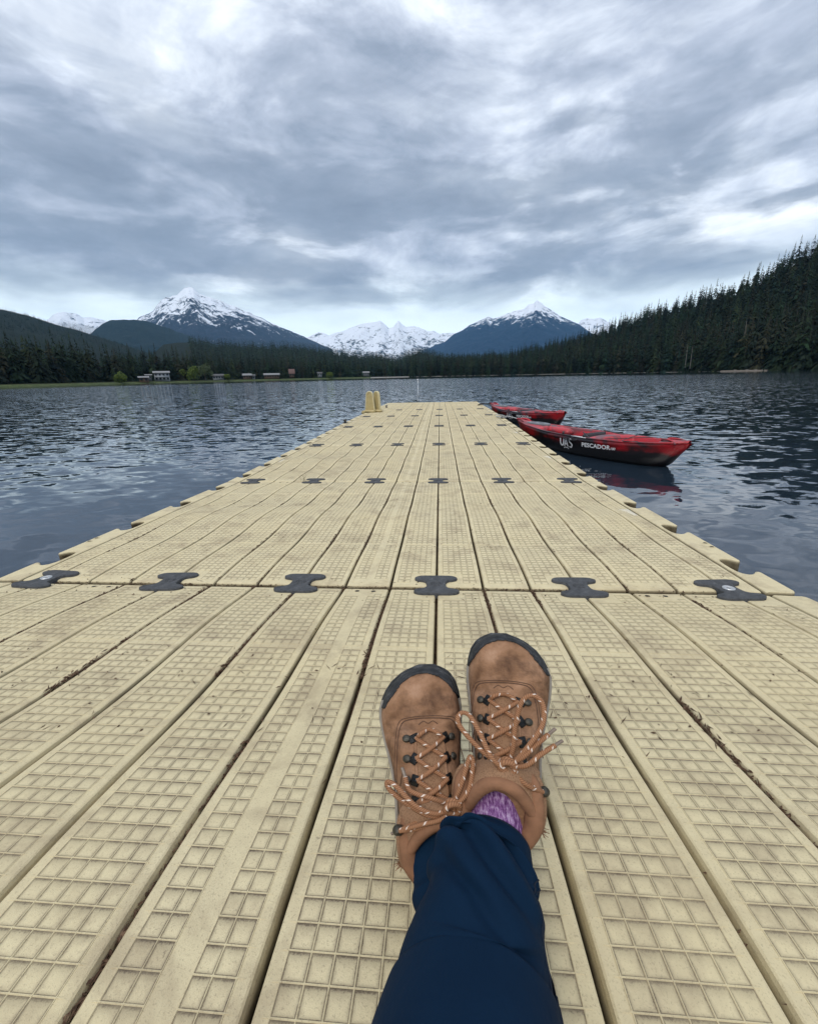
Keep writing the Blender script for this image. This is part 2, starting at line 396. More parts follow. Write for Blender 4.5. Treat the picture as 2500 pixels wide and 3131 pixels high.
# near shores.  shore distance by azimuth (radians)
SH_AZ = np.array([R(a) for a in (-75, -45, -36, -22, -5, 8, 20, 32, 45, 75)])
SH_D = np.array([150, 250, 330, 420, 560, 520, 430, 330, 270, 170.])
def shore_D(az): return np.interp(az, SH_AZ, SH_D)
TH = 27.
left_sh = ridge('shore', [(-2600, 690), (-1400, 720), (-700, 738), (-300, 748), (0, 755), (60, 757), (110, 752), (150, 747), (220, 744), (300, 741), (350, 748), (400, 746), (450, 750), (500, 742), (560, 742), (620, 745), (700, 752), (770, 755), (820, 755), (870, 755), (930, 757)],
    lambda a: shore_D(a)*1.45, shore_D, 900, M_SOIL, 240, 30, drop=27, amp=0, curve=1.2, flat=.25, seed=41.)
right_sh = ridge('hill', [(900, 758), (960, 748), (1000, 744), (1060, 741), (1100, 731), (1150, 718), (1200, 703), (1260, 688), (1300, 668), (1350, 649), (1400, 634), (1450, 618), (1500, 604), (1550, 585), (1600, 562), (1650, 535), (1690, 512), (1721, 490), (1800, 450), (1950, 400), (2300, 380), (2900, 420)],
    lambda a: shore_D(a)*1.75, shore_D, 1000, M_SOIL, 300, 40, drop=17, amp=.02, curve=1.15, flat=.02, seed=47., ridged=False)

# ------------------------------------------------------------------ conifers
def conifer(h, layers, nb, rbase, seed, seg=1, droop=.35, gap=0.06, irregular=.35, top=.0):
    r_ = np.random.default_rng(seed); V = []; F = []
    lean = r_.normal(0, .012, 2)
    for L in range(layers):
        t = (L+r_.uniform(-.3, .3))/layers; t = min(max(t, 0), 1)
        z = h*(gap + (1-gap)*t); rr = rbase*((1-t)**.72)*(1+r_.normal(0, irregular*.4)) + .22
        if t > .9: rr *= .8
        k = max(3, int(nb*(1-.45*t))); a0 = r_.uniform(0, 6.28)
        for b in range(k):
            a = a0 + 6.283*b/k + r_.normal(0, .22); R_ = rr*(1+r_.normal(0, irregular)); R_ = max(R_, .15)
            dz = -droop*R_*r_.uniform(.6, 1.5); wd = R_*(r_.uniform(.22, .32) if seg == 1 else r_.uniform(.16, .26))+.05
            ca, sa = math.cos(a), math.sin(a); z1 = z+r_.normal(0, h*.012)
            base = len(V); cx, cy = lean[0]*z, lean[1]*z
            if seg == 1:
                V += [(cx, cy, z1+.18*R_), (cx+ca*R_*.55-sa*wd, cy+sa*R_*.55+ca*wd, z1+dz*.55-.10*R_), (cx+ca*R_, cy+sa*R_, z1+dz), (cx+ca*R_*.55+sa*wd, cy+sa*R_*.55-ca*wd, z1+dz*.55-.10*R_)]
                F += [(base, base+1, base+2, base+3)]
            else:
                for q in range(3):   # sprays along the bough
                    f0 = q*.3; f1 = min(1., f0+.5); ww = wd*(1-.25*q)*r_.uniform(.7, 1.2); b0 = len(V)
                    sgn = r_.uniform(-.25, .25)
                    V += [(cx+ca*R_*f0, cy+sa*R_*f0, z1+dz*f0*f0+.1*R_*(1-f0)), (cx+ca*R_*(f0+f1)/2-sa*ww, cy+sa*R_*(f0+f1)/2+ca*ww, z1+dz*((f0+f1)/2)**1.5-.16*R_),
                          (cx+ca*R_*f1-sa*sgn*ww, cy+sa*R_*f1+ca*sgn*ww, z1+dz*f1**1.3-.03*R_), (cx+ca*R_*(f0+f1)/2+sa*ww, cy+sa*R_*(f0+f1)/2-ca*ww, z1+dz*((f0+f1)/2)**1.5-.16*R_)]
                    F += [(b0, b0+1, b0+2, b0+3)]
    b0 = len(V); V += [(lean[0]*h, lean[1]*h, h*1.03), (.35+lean[0]*h, lean[1]*h, h*.9), (lean[0]*h, .35+lean[1]*h, h*.9), (-.3+lean[0]*h, -.3+lean[1]*h, h*.9)]
    F += [(b0, b0+1, b0+2, b0+1), (b0, b0+2, b0+3, b0+2), (b0, b0+3, b0+1, b0+3)]
    V = np.array(V); F = np.array(F)
    quads = F[[len(set(f)) == 4 for f in F.tolist()]]; tris = np.array([(b0, b0+1, b0+2), (b0, b0+2, b0+3), (b0, b0+3, b0+1)])
    return V, quads, tris
def foliage_mat(name, use_tint=False):
    mt, nt = new_mat(name); p = geop(nt)
    n = noise(nt, p, .55, 4, .6)
    if use_tint: base = nd(nt, 'ShaderNodeAttribute', attribute_name='tint').outputs['Color']
    else:
        rnd = nd(nt, 'ShaderNodeObjectInfo').outputs['Random']
        base = ramp(nt, rnd, [(0., (.006, .013, .008)), (.2, (.020, .040, .020)), (.35, (.008, .018, .013)), (.5, (.034, .054, .024)), (.62, (.012, .024, .012)), (.75, (.030, .046, .030)), (.86, (.050, .050, .026)), (1., (.012, .026, .016))])
    v = ramp(nt, n, [(.3, .38), (.7, .88)])
    cc = nd(nt, 'ShaderNodeVectorMath', {0: base, 1: v}, operation='MULTIPLY').outputs[0]
    finish(nt, cc, .85, spec=.15)
    return mt
M_FOL = foliage_mat('conifer_needles'); M_FOLT = foliage_mat('forest_needles', True)
M_BARK = simple('bark', (.06, .05, .042), .9, .3, 3.)
M_PALEBARK = simple('bare_bark', (.11, .105, .095), .9, .2, 3.)
M_LEAF = simple('spring_leaves', (.085, .12, .022), .8, .45, .8, spec=.2)
M_BROWNF = simple('dull_needles', (.052, .050, .026), .9, .4, .6, spec=.1)

lowT = [conifer(27*f, 16, 7, 3.7*g, 100+i, droop=.4) for i, (f, g) in enumerate([(1, 1), (.85, 1.1), (1.1, .9), (.95, 1.25), (.7, 1.1), (1.05, 1.05)])]
tinyT = [conifer(24, 5, 4, 4.4, 200+i, droop=.3) for i in range(4)]
def forest(name, pts, protos, label, smin=.75, smax=1.2):
    VV = []; QQ = []; TT = []; CC = []; n = 0
    tints = np.array([(.012, .026, .014), (.016, .034, .016), (.010, .024, .018), (.026, .038, .016), (.030, .031, .018), (.018, .036, .020)])
    for (x, y, z) in pts:
        V, q, t = protos[rng.integers(len(protos))]
        a = rng.uniform(0, 6.28); s = rng.uniform(smin, smax); ca, sa = math.cos(a)*s, math.sin(a)*s
        W_ = np.stack([V[:, 0]*ca-V[:, 1]*sa+x, V[:, 0]*sa+V[:, 1]*ca+y, V[:, 2]*s+z], -1)
        VV.append(W_); QQ.append(q+n); TT.append(t+n); n += len(V)
        c = tints[rng.integers(6)]*rng.uniform(.4, 1.9); CC.append(np.tile([*c, 1.], (len(V), 1)))
    me = mesh_np(name, np.concatenate(VV), [np.concatenate(QQ), np.concatenate(TT)], False, cols=np.concatenate(CC))
    o = link(name, me, None, [M_FOLT]); tag(o, label, 'forest', kind='stuff'); return o
def sample_surface(rd, n, tlo, thi, azlo, azhi, mind=None, tpow=1.):
    o, az, rows, Df, Dc, zc = rd
    nr = sum(1 for _ in rows); Z = np.array([r_[1] for r_ in rows]); Dd = np.array([r_[0] for r_ in rows])
    crest = len(rows)-9
    out = []
    A = rng.uniform(azlo, azhi, n); T = tlo+(thi-tlo)*rng.uniform(0, 1, n)**tpow
    for a, t in zip(A, T):
        fi = np.interp(a, az, np.arange(len(az))); i = min(int(fi), len(az)-2); fx = fi-i
        fr = t*crest; j = min(int(fr), len(rows)-2); fy = fr-j
        D = (Dd[j, i]*(1-fx)+Dd[j, i+1]*fx)*(1-fy)+(Dd[j+1, i]*(1-fx)+Dd[j+1, i+1]*fx)*fy
        z = (Z[j, i]*(1-fx)+Z[j, i+1]*fx)*(1-fy)+(Z[j+1, i]*(1-fx)+Z[j+1, i+1]*fx)*fy
        out.append((CAMP[0]+math.sin(a)*D, math.cos(a)*D, z-.3, a, D, t))
    return np.array(out)
AZL, AZR = R(-52), R(50)
# candidates on the near shores
cr = np.concatenate([sample_surface(right_sh, 3300, .0, 1.04, R(-4), AZR), sample_surface(right_sh, 420, .0, .05, R(-4), AZR)])
cl = np.concatenate([sample_surface(left_sh, 1500, .22, 1.05, AZL, R(5)), sample_surface(left_sh, 120, .14, .2, R(-24), R(4))])
def appsize(c): return 1./c[4]
def clear_pts(C_, px, rad):
    keep = []
    for c in C_:
        if all((c[0]-q[0])**2+(c[1]-q[1])**2 > rad*rad for q in px): keep.append(c)
    return np.array(keep)
# ---- houses on the far left shore (photo x of centre, base y, width px in full-res photo)
def shore_pt(xpx, back=8.):
    r = ray(xpx, 1160); a = math.atan2(r[0], r[1]); D = float(shore_D(a))+back
    return np.array([CAMP[0]+math.sin(a)*D, math.cos(a)*D]), a, D
M_HWHITE = simple('white_siding', (.26, .28, .30), .7, .08, 1.); M_HBROWN = simple('brown_siding', (.10, .065, .045), .8, .2, 1.)
M_HGREY = simple('grey_siding', (.16, .17, .17), .8, .15, 1.); M_ROOFP = simple('pale_metal_roof', (.17, .17, .17), .5, .1, 1.)
M_ROOFD = simple('dark_shingle_roof', (.07, .07, .07), .8, .2, 1.); M_ROOFR = simple('rusty_red_roof', (.09, .045, .035), .7, .2, 1.)
M_WIN = simple('window_glass', (.02, .025, .03), .15, .1, 1.); M_WOOD = simple('weathered_wood', (.20, .17, .14), .85, .25, 2.)
house_xy = []
def house(xpx, wpx, storeys, Mw, Mr, label, back=14, dep=8., roofh=1.6, deck=False, chimney=False, yrot=0., lift=1.3, nwin=4):
    p, a, D = shore_pt(xpx, back); Wd = wpx*D/FPX*.76; H = 2.7*storeys
    house_xy.append((p[0], p[1], Wd))
    z0 = ZW+lift
    M4 = Matrix.Translation((p[0], p[1], z0)) @ Matrix.Rotation(-a+yrot, 4, 'Z')
    root = empty('house', mat=M4); tag(root, label, 'house', 'lakeside houses')
    b = MB(); b.box((0, 0, H/2-.6), (Wd, dep, H+1.2)); b.build('wall', Mw, root, False)
    b = MB(); ov = .7
    V = [(-Wd/2-ov, -dep/2-ov, H+.02), (Wd/2+ov, -dep/2-ov, H+.02), (Wd/2+ov, dep/2+ov, H+.02), (-Wd/2-ov, dep/2+ov, H+.02), (-Wd/2-ov, 0, H+roofh), (Wd/2+ov, 0, H+roofh),
         (-Wd/2-ov, -dep/2-ov, H-.2), (Wd/2+ov, -dep/2-ov, H-.2), (Wd/2+ov, dep/2+ov, H-.2), (-Wd/2-ov, dep/2+ov, H-.2)]
    b.add(V, [(0, 1, 5, 4), (2, 3, 4, 5), (6, 9, 8, 7), (6, 7, 1, 0), (8, 9, 3, 2)]); b.add(V, [(0, 4, 3), (1, 2, 5)]); b.add([V[i] for i in (6, 0, 3, 9, 7, 1, 2, 8)], [(0, 1, 2, 3), (4, 7, 6, 5)])
    rf = b.build('roof', Mr, root, False)
    if chimney:
        b = MB(); b.box((Wd*.2, .5, H+roofh*.9), (.7, .7, 1.6)); b.build('chimney', M_HGREY, rf, False)
    for s in range(storeys):
        for k in range(nwin):
            ww = Wd/nwin*.5; x = -Wd/2+Wd*(k+.5)/nwin; b = MB(); b.box((x, -dep/2-.02, 2.7*s+1.5), (ww, .1, 1.25)); b.build('window', M_WIN, root, False)
    if deck:
        b = MB(); b.box((0, -dep/2-1.3, 2.6), (Wd, 2.5, .18)); b.build('balcony', M_HWHITE, root, False)
        for k in range(5):
            b = MB(); b.box((-Wd/2+.2+(Wd-.4)*k/4, -dep/2-2.4, 1.0), (.2, .2, 3.0)); b.build('post', M_HWHITE, root, False)
        b = MB(); b.box((0, -dep/2-2.45, 3.5), (Wd, .06, .12)); b.build('railing', M_HWHITE, root, False)
    return root
house(497, 44, 2, M_HWHITE, M_ROOFP, 'white two-storey lake house with pale roof and balcony on posts', deck=True, roofh=1.3, nwin=4)
house(440, 26, 1, M_HBROWN, M_ROOFP, 'low brown boathouse with a pale roof, leftmost building on the shore', back=6, roofh=.9, nwin=2, lift=.9)
house(456, 16, 1, M_HGREY, M_ROOFP, 'small grey shed with a flat pale roof between the brown boathouse and the white house', back=20, lift=2.6, nwin=2, roofh=.6)
house(668, 34, 1, M_HWHITE, M_ROOFD, 'low white house with dark roof right of the two round leafy trees', back=16, lift=1.6)
house(757, 27, 1, M_HBROWN, M_ROOFP, 'small brown cabin with pale roof and chimney among the conifers', back=16, lift=1.8, chimney=True, nwin=3)
house(776, 9, 1, M_HWHITE, M_ROOFD, 'tiny white hut just right of the brown cabin', back=14, lift=1.2, nwin=1, dep=5)
house(832, 52, 1, M_HBROWN, M_ROOFP, 'long low brown house with a long pale metal roof', back=16, lift=2.0, nwin=6)
house(894, 17, 1, M_HBROWN, M_ROOFR, 'cabin with a steep rusty red roof', back=18, lift=3.0, roofh=4.6, nwin=2)
house(979, 15, 1, M_HWHITE, M_ROOFD, 'small pale house in the trees, second building from the right on the far shore', back=20, lift=3., nwin=2)
house(1120, 22, 1, M_HGREY, M_ROOFP, 'grey cabin with a pale roof, rightmost building on the far shore', back=20, lift=3.2, nwin=3)
# leafy trees beside the houses
def leafy(xpx, back, h, wid, label, seed, col=M_LEAF):
    p, a, D = shore_pt(xpx, back); r_ = np.random.default_rng(seed)
    root = empty('leafy_tree', (p[0], p[1], ZW+.6)); tag(root, label, 'tree', 'leafy trees on the far shore')
    n = 1500; V = []; F = []
    blobs = [(r_.normal(0, wid*.23), r_.normal(0, wid*.2), h*r_.uniform(.3, .78), wid*r_.uniform(.2, .33)) for _ in range(13)]
    for i in range(n):
        bx, by, bz, br = blobs[r_.integers(13)]; d = r_.normal(0, 1, 3); d /= np.linalg.norm(d); q = np.array([bx, by, bz])+d*br*r_.uniform(.75, 1.1)*np.array([1, 1, 1.15])
        s = r_.uniform(.25, .6); t1 = r_.normal(0, 1, 3); t1 /= np.linalg.norm(t1); t2 = np.cross(t1, d); b0 = len(V)
        V += [q-t1*s, q+t2*s*.7, q+t1*s, q-t2*s*.7]; F.append((b0, b0+1, b0+2, b0+3))
    link('crown', mesh_np('crown', np.array(V), np.array(F), False), root, [col])
    b = MB(); b.tube([(0, 0, -1), (.1, 0, h*.3), (0, .2, h*.7)], [.3, .22, .08], 6)
    for k in range(4): b.tube([(0, 0, h*.25), (math.cos(k*1.6)*wid*.15, math.sin(k*1.6)*wid*.15, h*.45), (math.cos(k*1.6)*wid*.25, math.sin(k*1.6)*wid*.25, h*.6)], [.14, .1, .04], 5)
    b.build('trunk', M_BARK, root)
    house_xy.append((p[0], p[1], 6.))
leafy(593, 6, 12, 9.5, 'round yellow-green leafy tree right of the white two-storey house', 1)
leafy(628, 8, 14, 10, 'taller rounded grey-green leafy tree beside the yellow-green one', 2, simple('greygreen_leaves', (.06, .085, .03), .8, .4, .8))
leafy(697, 3, 5, 5, 'small pale shrub-like tree in front of the low white house', 3)
leafy(1010, 4, 6, 7, 'low bright bush at the water edge near the middle of the far shore', 4)
leafy(370, 3, 6, 6, 'small bush at the water edge left of the brown boathouse', 5)

# ---- individual conifers: the 300 that show largest
cr = np.array([c for c in cr if True]); cl = clear_pts(cl, house_xy, 13.)
cr = cr[np.argsort(cr[:, 4])]
def thin(C_, cell):
    seen = set(); k = []; r_ = []
    for c in C_:
        q = (round(c[0]/cell), round(c[1]/cell))
        if q in seen: r_.append(c); continue
        seen.add(q); k.append(c)
    return np.array(k), np.array(r_)
# front ranks + skyline ranks of the right slope, then the front rank of the left shore
front = cr[(cr[:, 5] < .06) | (cr[:, 5] > .93)]; rest_r = cr[(cr[:, 5] >= .06) & (cr[:, 5] <= .93)]
front, _x = thin(front, 5.2)
near_slope = rest_r[rest_r[:, 4] < 390]; near_slope, _y = thin(near_slope, 6.5)
pool = np.concatenate([front, near_slope]); pool = pool[np.argsort(pool[:, 4])]
ind_r = pool[:232]
lf = cl[cl[:, 5] < .32]; lf, _z = thin(lf, 7.); lf = lf[np.argsort(lf[:, 4])]; ind_l = lf[:64]
key = set((round(c[0], 2), round(c[1], 2)) for c in np.concatenate([ind_r, ind_l]))
stuff_r = np.array([c for c in cr if (round(c[0], 2), round(c[1], 2)) not in key])
stuff_l = np.array([c for c in cl if (round(c[0], 2), round(c[1], 2)) not in key])
hiT = []
for i, (h, k, nb, rb) in enumerate([(27, 22, 11, 4.9), (23, 19, 11, 4.9), (32, 24, 11, 4.9), (26, 20, 10, 5.8), (18, 16, 11, 4.4), (30, 25, 11, 4.3)]):
    V, q, t = conifer(h, k, nb, rb, 300+i, seg=3, droop=.5, irregular=.42)
    me = mesh_np('crown', V, [q, t], False); me.materials.append(M_FOL)
    b = MB(); b.tube([(0, 0, -2), (0, 0, h*.5), (0, 0, h*.97)], [.42, .28, .05], 6)
    n_ = len(np.concatenate(b.V)); tm = mesh_np('trunk', np.concatenate(b.V), b.F, True); tm.materials.append(M_BARK)
    hiT.append((me, tm))
def plant(c, k, label, group, s, mat=None, name='conifer_tree'):
    r_ = empty(name, (c[0], c[1], c[2])); r_.rotation_euler = (rng.normal(0, .02), rng.normal(0, .02), rng.uniform(0, 6.28)); r_.scale = (s, s, s*rng.uniform(.92, 1.12))
    tag(r_, label, 'tree', group)
    for nm, me in zip(('crown', 'trunk'), hiT[k]):
        o = bpy.data.objects.new(nm, me); COL.objects.link(o); o.parent = r_
        if mat and nm == 'crown':
            o.material_slots[0].link = 'OBJECT'; o.material_slots[0].material = mat
    return r_
for i, c in enumerate(ind_r):
    mt_ = M_BROWNF if i % 17 == 5 else None
    if mt_: plant(c, int(rng.integers(6)), 'dull brownish conifer standing among the dark green trees of the right-hand slope', 'brownish conifers on the right slope', rng.uniform(.7, 1.0), mt_)
    else: plant(c, int(rng.integers(6)), 'dark green conifer in the dense forest on the right-hand slope above the lake', 'dark conifers on the right slope', rng.uniform(.55, .98))
for i, c in enumerate(ind_l):
    plant(c, int(rng.integers(6)), 'dark conifer in the front row behind the houses on the far left shore', 'conifers behind the far shore', rng.uniform(.5, .85))
# a few trees that stand out
p, a, D = shore_pt(2187, 3); plant((p[0], p[1], ZW+.3), 4, 'yellow-green young tree at the foot of the right-hand slope', None, .62, simple('yellow_needles', (.12, .13, .03), .85, .4, .8), 'bright_tree')
p, a, D = shore_pt(2138, 3); plant((p[0], p[1], ZW+.3), 1, 'small olive tree left of the yellow-green one on the right shore', None, .42, simple('olive_needles', (.08, .085, .03), .85, .4, .8), 'bright_tree')
p, a, D = shore_pt(2325, 4); plant((p[0], p[1], ZW+.3), 3, 'olive-green tree behind the floating log raft', None, .5, M_BROWNF, 'bright_tree')
for xp, yt, yb, lab in ((2111, 1060, 1122, 'tall bare pale trunk leaning at the right shore, left of the olive tree'), (2096, 1055, 1120, 'thin bare dark trunk beside the leaning pale one'), (2276, 980, 1040, 'bare pale snag halfway up the right-hand slope')):
    p, a, D = shore_pt(xp, -1.5 if yb > 1100 else 12)
    top = at_dist(xp+6, yt, D); bot = at_dist(xp-2, yb, D)
    r_ = empty('dead_tree', tuple(bot)); tag(r_, lab, 'dead tree', None); b = MB()
    d = top-bot; b.tube([(0, 0, -1.), d*.5, d], [.28, .22, .1], 6)
    tr = b.build('trunk', M_PALEBARK, r_)
midT = [conifer(27*f, 15, 8, 4.5*g, 400+i, seg=3, droop=.5, irregular=.42) for i, (f, g) in enumerate([(1, 1), (.85, 1.1), (1.15, .95), (.95, 1.2), (.7, 1.)])]
forest('forest', [c[:3] for c in stuff_r], midT, 'dense dark conifer forest covering the right-hand slope', .52, .92)
forest('forest', [c[:3] for c in stuff_l], midT, 'conifer forest behind the houses on the far left shore', .6, .95)
h1 = sample_surface(hills[0], 7500, .15, 1.02, R(-52), R(-22)); h2 = sample_surface(hills[1], 4200, .15, 1.02, R(-30), R(8))
forest('forest', [c[:3] for c in h1], tinyT, 'forest on the big hill at the left edge', .4, .62)
forest('forest', [c[:3] for c in h2], tinyT, 'forest on the low hill behind the far shore', .8, 1.25)
# grassy / pale strip at the water edge
for nm, a0, a1, mt_, z1, k in (('shore', -52, -9, M_GRASS, .5, .06), ('beach', -9.5, 34, simple('pale_gravel', (.22, .21, .19), .95, .2, .5), .22, .03)):
    A = np.linspace(R(a0), R(a1), 260); rowsV = []
    for f, z in ((-3.5, -.5), (-1.0, .12), (3.5, z1), (9, z1+.5)):
        Dd = shore_D(A)+f+1.2*fbm(A*80, A*0, 1., 3, 51.); rowsV.append(np.stack([CAMP[0]+np.sin(A)*Dd, np.cos(A)*Dd, np.full(len(A), ZW+z)], -1))
    tag(link(nm, mesh_np(nm, np.concatenate(rowsV), grid_faces(4, 260)[:, ::-1]), None, [mt_]), kind='structure')
# floating log raft at the foot of the right slope
p, a, D = shore_pt(2285, -9); M4 = Matrix.Translation((p[0], p[1], ZW+.15)) @ Matrix.Rotation(-a, 4, 'Z')
rt = empty('log_raft', mat=M4); tag(rt, 'long low grey log raft floating in front of the right-hand forest', 'raft'); L_ = 108*D/FPX/2
for k in range(5):
    b = MB(); b.tube([(-L_+k*.5, k*.7-1.6, 0), (0, k*.7-1.6, .05), (L_-k*.9, k*.7-1.6, 0)], .38, 8); b.build('log', M_WOOD, rt)
for k, x in enumerate((-L_*.5, -.1*L_, .2*L_, .45*L_)):
    b = MB(); b.box((x, -.2, .6), (1.4, 1.1, .5), bev=.1); b.build('crate', M_PALEBARK, rt)
# white channel marker post in the lake
q = on_z(1277, 1168, ZW); q = at_dist(1277, 1165, 85.); 
bu = empty('marker_buoy', (q[0], q[1], ZW)); tag(bu, 'thin white marker post standing in the lake near the middle of the far shore', 'marker')
b = MB(); b.lathe([(0, -.6), (.10, -.6), (.11, .45), (.09, .55), (0, .57)], sides=12); b.build('post', simple('white_plastic', (.7, .7, .7), .5, .05, 3.), bu)
b = MB(); b.lathe([(.112, .20), (.116, .21), (.116, .30), (.112, .31)], sides=12); b.build('band', simple('dark_band', (.08, .05, .04), .6), bu)
# low mist lying against the foot of the far left snow peak
mt, nt = new_mat('mist_air')
vv = nd(nt, 'ShaderNodeVolumePrincipled', {'Color': (.9, .93, .96, 1), 'Density': .0022, 'Anisotropy': .1})
nt.links.new(vv.outputs[0], nd(nt, 'ShaderNodeOutputMaterial').inputs[1])
q = at_dist(285, 1018, 5400); b = MB()
b.lathe([(.01, -1), (.5, -.86), (.86, -.5), (1, 0), (.86, .5), (.5, .86), (.01, 1)], sides=24)
ms = b.build('mist', mt); ms.location = q; ms.scale = (330, 260, 55); ms.rotation_euler = (0, R(16), 0); tag(ms, 'white patch of mist at the foot of the far left snow peak', 'mist', kind='stuff')

# haze
mt, nt = new_mat('haze_air')
vv = nd(nt, 'ShaderNodeVolumePrincipled', {'Color': (.30, .63, 1., 1), 'Density': HAZE, 'Anisotropy': .0})
nt.links.new(vv.outputs[0], nd(nt, 'ShaderNodeOutputMaterial').inputs[1])
b = MB(); b.box((0, 5000, 950-2.3), (27000, 21000, 1904.6)); hz = b.build('haze', mt, None, False); tag(hz, kind='stuff')
hz['label'] = 'thin blue air over the lake and mountains'
# ------------------------------------------------------------------ floating dock
SL = 1.8896; HW = 1.5; GX = 1.387; PW = .508/3
ROWY = [1.370+SL*k for k in range(-1, 8)]
ROWZ = [.262, 0., -.069, -.071, -.062, -.062, -.079, -.10, -.12]
mt, nt = new_mat('dock_plastic'); oc = objc(nt)
uvn = nd(nt, 'ShaderNodeUVMap'); us = nd(nt, 'ShaderNodeSeparateXYZ', {0: uvn.outputs[0]})
cu, cv = us.outputs[0], us.outputs[1]
wpos = geop(nt)
fine = noise(nt, wpos, 420., 3, .7); mid = noise(nt, wpos, 38., 5, .65); big = noise(nt, wpos, 2.6, 4, .6); speck = noise(nt, wpos, 900., 2, .6)
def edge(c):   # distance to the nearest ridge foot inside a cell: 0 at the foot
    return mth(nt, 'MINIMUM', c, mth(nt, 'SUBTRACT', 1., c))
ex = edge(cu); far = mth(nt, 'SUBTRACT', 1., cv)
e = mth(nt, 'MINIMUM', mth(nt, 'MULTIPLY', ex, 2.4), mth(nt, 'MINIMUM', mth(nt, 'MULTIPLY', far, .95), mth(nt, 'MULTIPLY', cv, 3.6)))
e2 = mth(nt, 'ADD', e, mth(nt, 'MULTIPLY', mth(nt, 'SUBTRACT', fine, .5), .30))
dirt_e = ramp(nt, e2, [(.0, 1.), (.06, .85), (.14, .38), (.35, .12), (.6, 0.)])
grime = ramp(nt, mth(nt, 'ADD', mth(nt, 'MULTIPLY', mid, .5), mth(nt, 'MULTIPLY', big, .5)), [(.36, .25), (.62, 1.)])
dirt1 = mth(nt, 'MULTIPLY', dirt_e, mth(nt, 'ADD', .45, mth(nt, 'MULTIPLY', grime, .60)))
spk = ramp(nt, fine, [(.54, 0.), (.68, .55)])
spk2 = ramp(nt, mid, [(.70, 0.), (.74, .7)])
rnd_ = nd(nt, 'ShaderNodeObjectInfo').outputs['Random']
blot = noise(nt, wpos, 7., 5, .65, .4)
allover = mth(nt, 'ADD', mth(nt, 'MULTIPLY', grime, .26), ramp(nt, blot, [(.50, 0.), (.64, .30)]))
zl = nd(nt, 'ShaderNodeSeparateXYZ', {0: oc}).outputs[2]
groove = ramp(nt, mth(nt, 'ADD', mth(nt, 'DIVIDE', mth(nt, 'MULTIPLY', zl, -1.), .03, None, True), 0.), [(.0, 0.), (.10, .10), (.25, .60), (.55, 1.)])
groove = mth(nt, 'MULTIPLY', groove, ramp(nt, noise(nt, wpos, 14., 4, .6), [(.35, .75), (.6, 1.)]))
c0 = ramp(nt, mth(nt, 'ADD', mth(nt, 'MULTIPLY', big, .8), mth(nt, 'MULTIPLY', rnd_, .2)), [(.3, (.66, .555, .325)), (.7, (.79, .69, .43))])
c1 = mixc(nt, mth(nt, 'MULTIPLY', allover, 1.35), c0, (.36, .28, .17))
c2 = mixc(nt, mth(nt, 'MULTIPLY', spk, mth(nt, 'ADD', mth(nt, 'MULTIPLY', grime, .7), .3)), c1, (.22, .17, .11))
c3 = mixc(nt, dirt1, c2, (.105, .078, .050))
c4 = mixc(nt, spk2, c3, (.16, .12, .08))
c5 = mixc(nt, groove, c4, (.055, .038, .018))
fh = mth(nt, 'ADD', mth(nt, 'MULTIPLY', fine, .6), mth(nt, 'MULTIPLY', speck, .4))
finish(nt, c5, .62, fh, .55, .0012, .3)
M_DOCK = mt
M_HOLE = simple('hole_shadow', (.02, .015, .01), .9)
M_RUB = None
mt, nt = new_mat('coupler_rubber'); oc = objc(nt)
n1 = noise(nt, oc, 60., 6, .7); n2 = noise(nt, mapping(nt, oc, (1, 4, 1), rot=(0, 0, .6)), 90., 4, .7)
cc = ramp(nt, n1, [(.3, (.038, .040, .042)), (.6, (.085, .087, .09)), (.8, (.15, .15, .145))])
cc = mixc(nt, ramp(nt, n2, [(.60, 0.), (.75, .35)]), cc, (.16, .15, .13))
finish(nt, cc, .85, n1, .5, .002, .2); M_RUB = mt
M_BOLT = simple('galvanised_bolt', (.55, .55, .54), .35, .1, 60., Metallic=.6)
M_BLACKPL = simple('black_plastic', (.02, .02, .022), .5, .2, 60.)

# x sample positions and heights across the planks
def plank_profile():
    xs = []; hs = []; ids = []      # x, height of plank body, kind: -1 border
    ridx = []
    edges = [-GX] + [(-1.27 + PW*k) for k in range(16)] + [GX]
    g = .0048
    cols = []   # list of (x, h, ridgeflag, cell u)
    cols.append((-GX-.0, -.03, 0, .5)) if False else None
    out = []
    for p in range(len(edges)-1):
        a = edges[p]+g; b = edges[p+1]-g
        out += [(edges[p]-.0022, -.034, 0, .5), (edges[p]+.0022, -.034, 0, .5)] if p else [(edges[p]-.0022, -.034, 0, .5), (edges[p]+.0022, -.034, 0, .5)]
        out += [(a-.0022, -.024, 0, .5), (a-.0006, -.0070, 0, .5), (a+.0012, -.0018, 0, .5), (a+.0035, -.0003, 0, .5), (a+.007, 0., 0, .5)]
        la, lb = a+.0172, b-.0172
        nc = max(3, int(round((lb-la)/.0250)))
        centre = abs((a+b)/2) < .01
        rp = np.linspace(la, lb, nc+1); rp_list = list(rp)
        for q, r0 in enumerate(rp_list):
            skipc = centre and q in (2, 3)   # smooth band down the middle plank
            if centre and nc == 5:
                if q == 2: r0 = rp[2]-.004
                if q == 3: r0 = rp[3]+.004
            out += [(r0-.0009, 0., 1, 1. if q else .5), (r0-.0004, .0008, 2, .5), (r0+.0004, .0008, 2, .5), (r0+.0009, 0., 1, 0. if q < nc else .5)]
            if q < nc: out[-1] = (out[-1][0], 0., 3 if not (centre and q == 2) else 4, 0.)
        out += [(b-.007, 0., 0, .5), (b-.0035, -.0003, 0, .5), (b-.0012, -.0018, 0, .5), (b+.0006, -.0070, 0, .5), (b+.0022, -.024, 0, .5)]
    out += [(GX-.0022, -.034, 0, .5), (GX+.0022, -.034, 0, .5)]
    return out
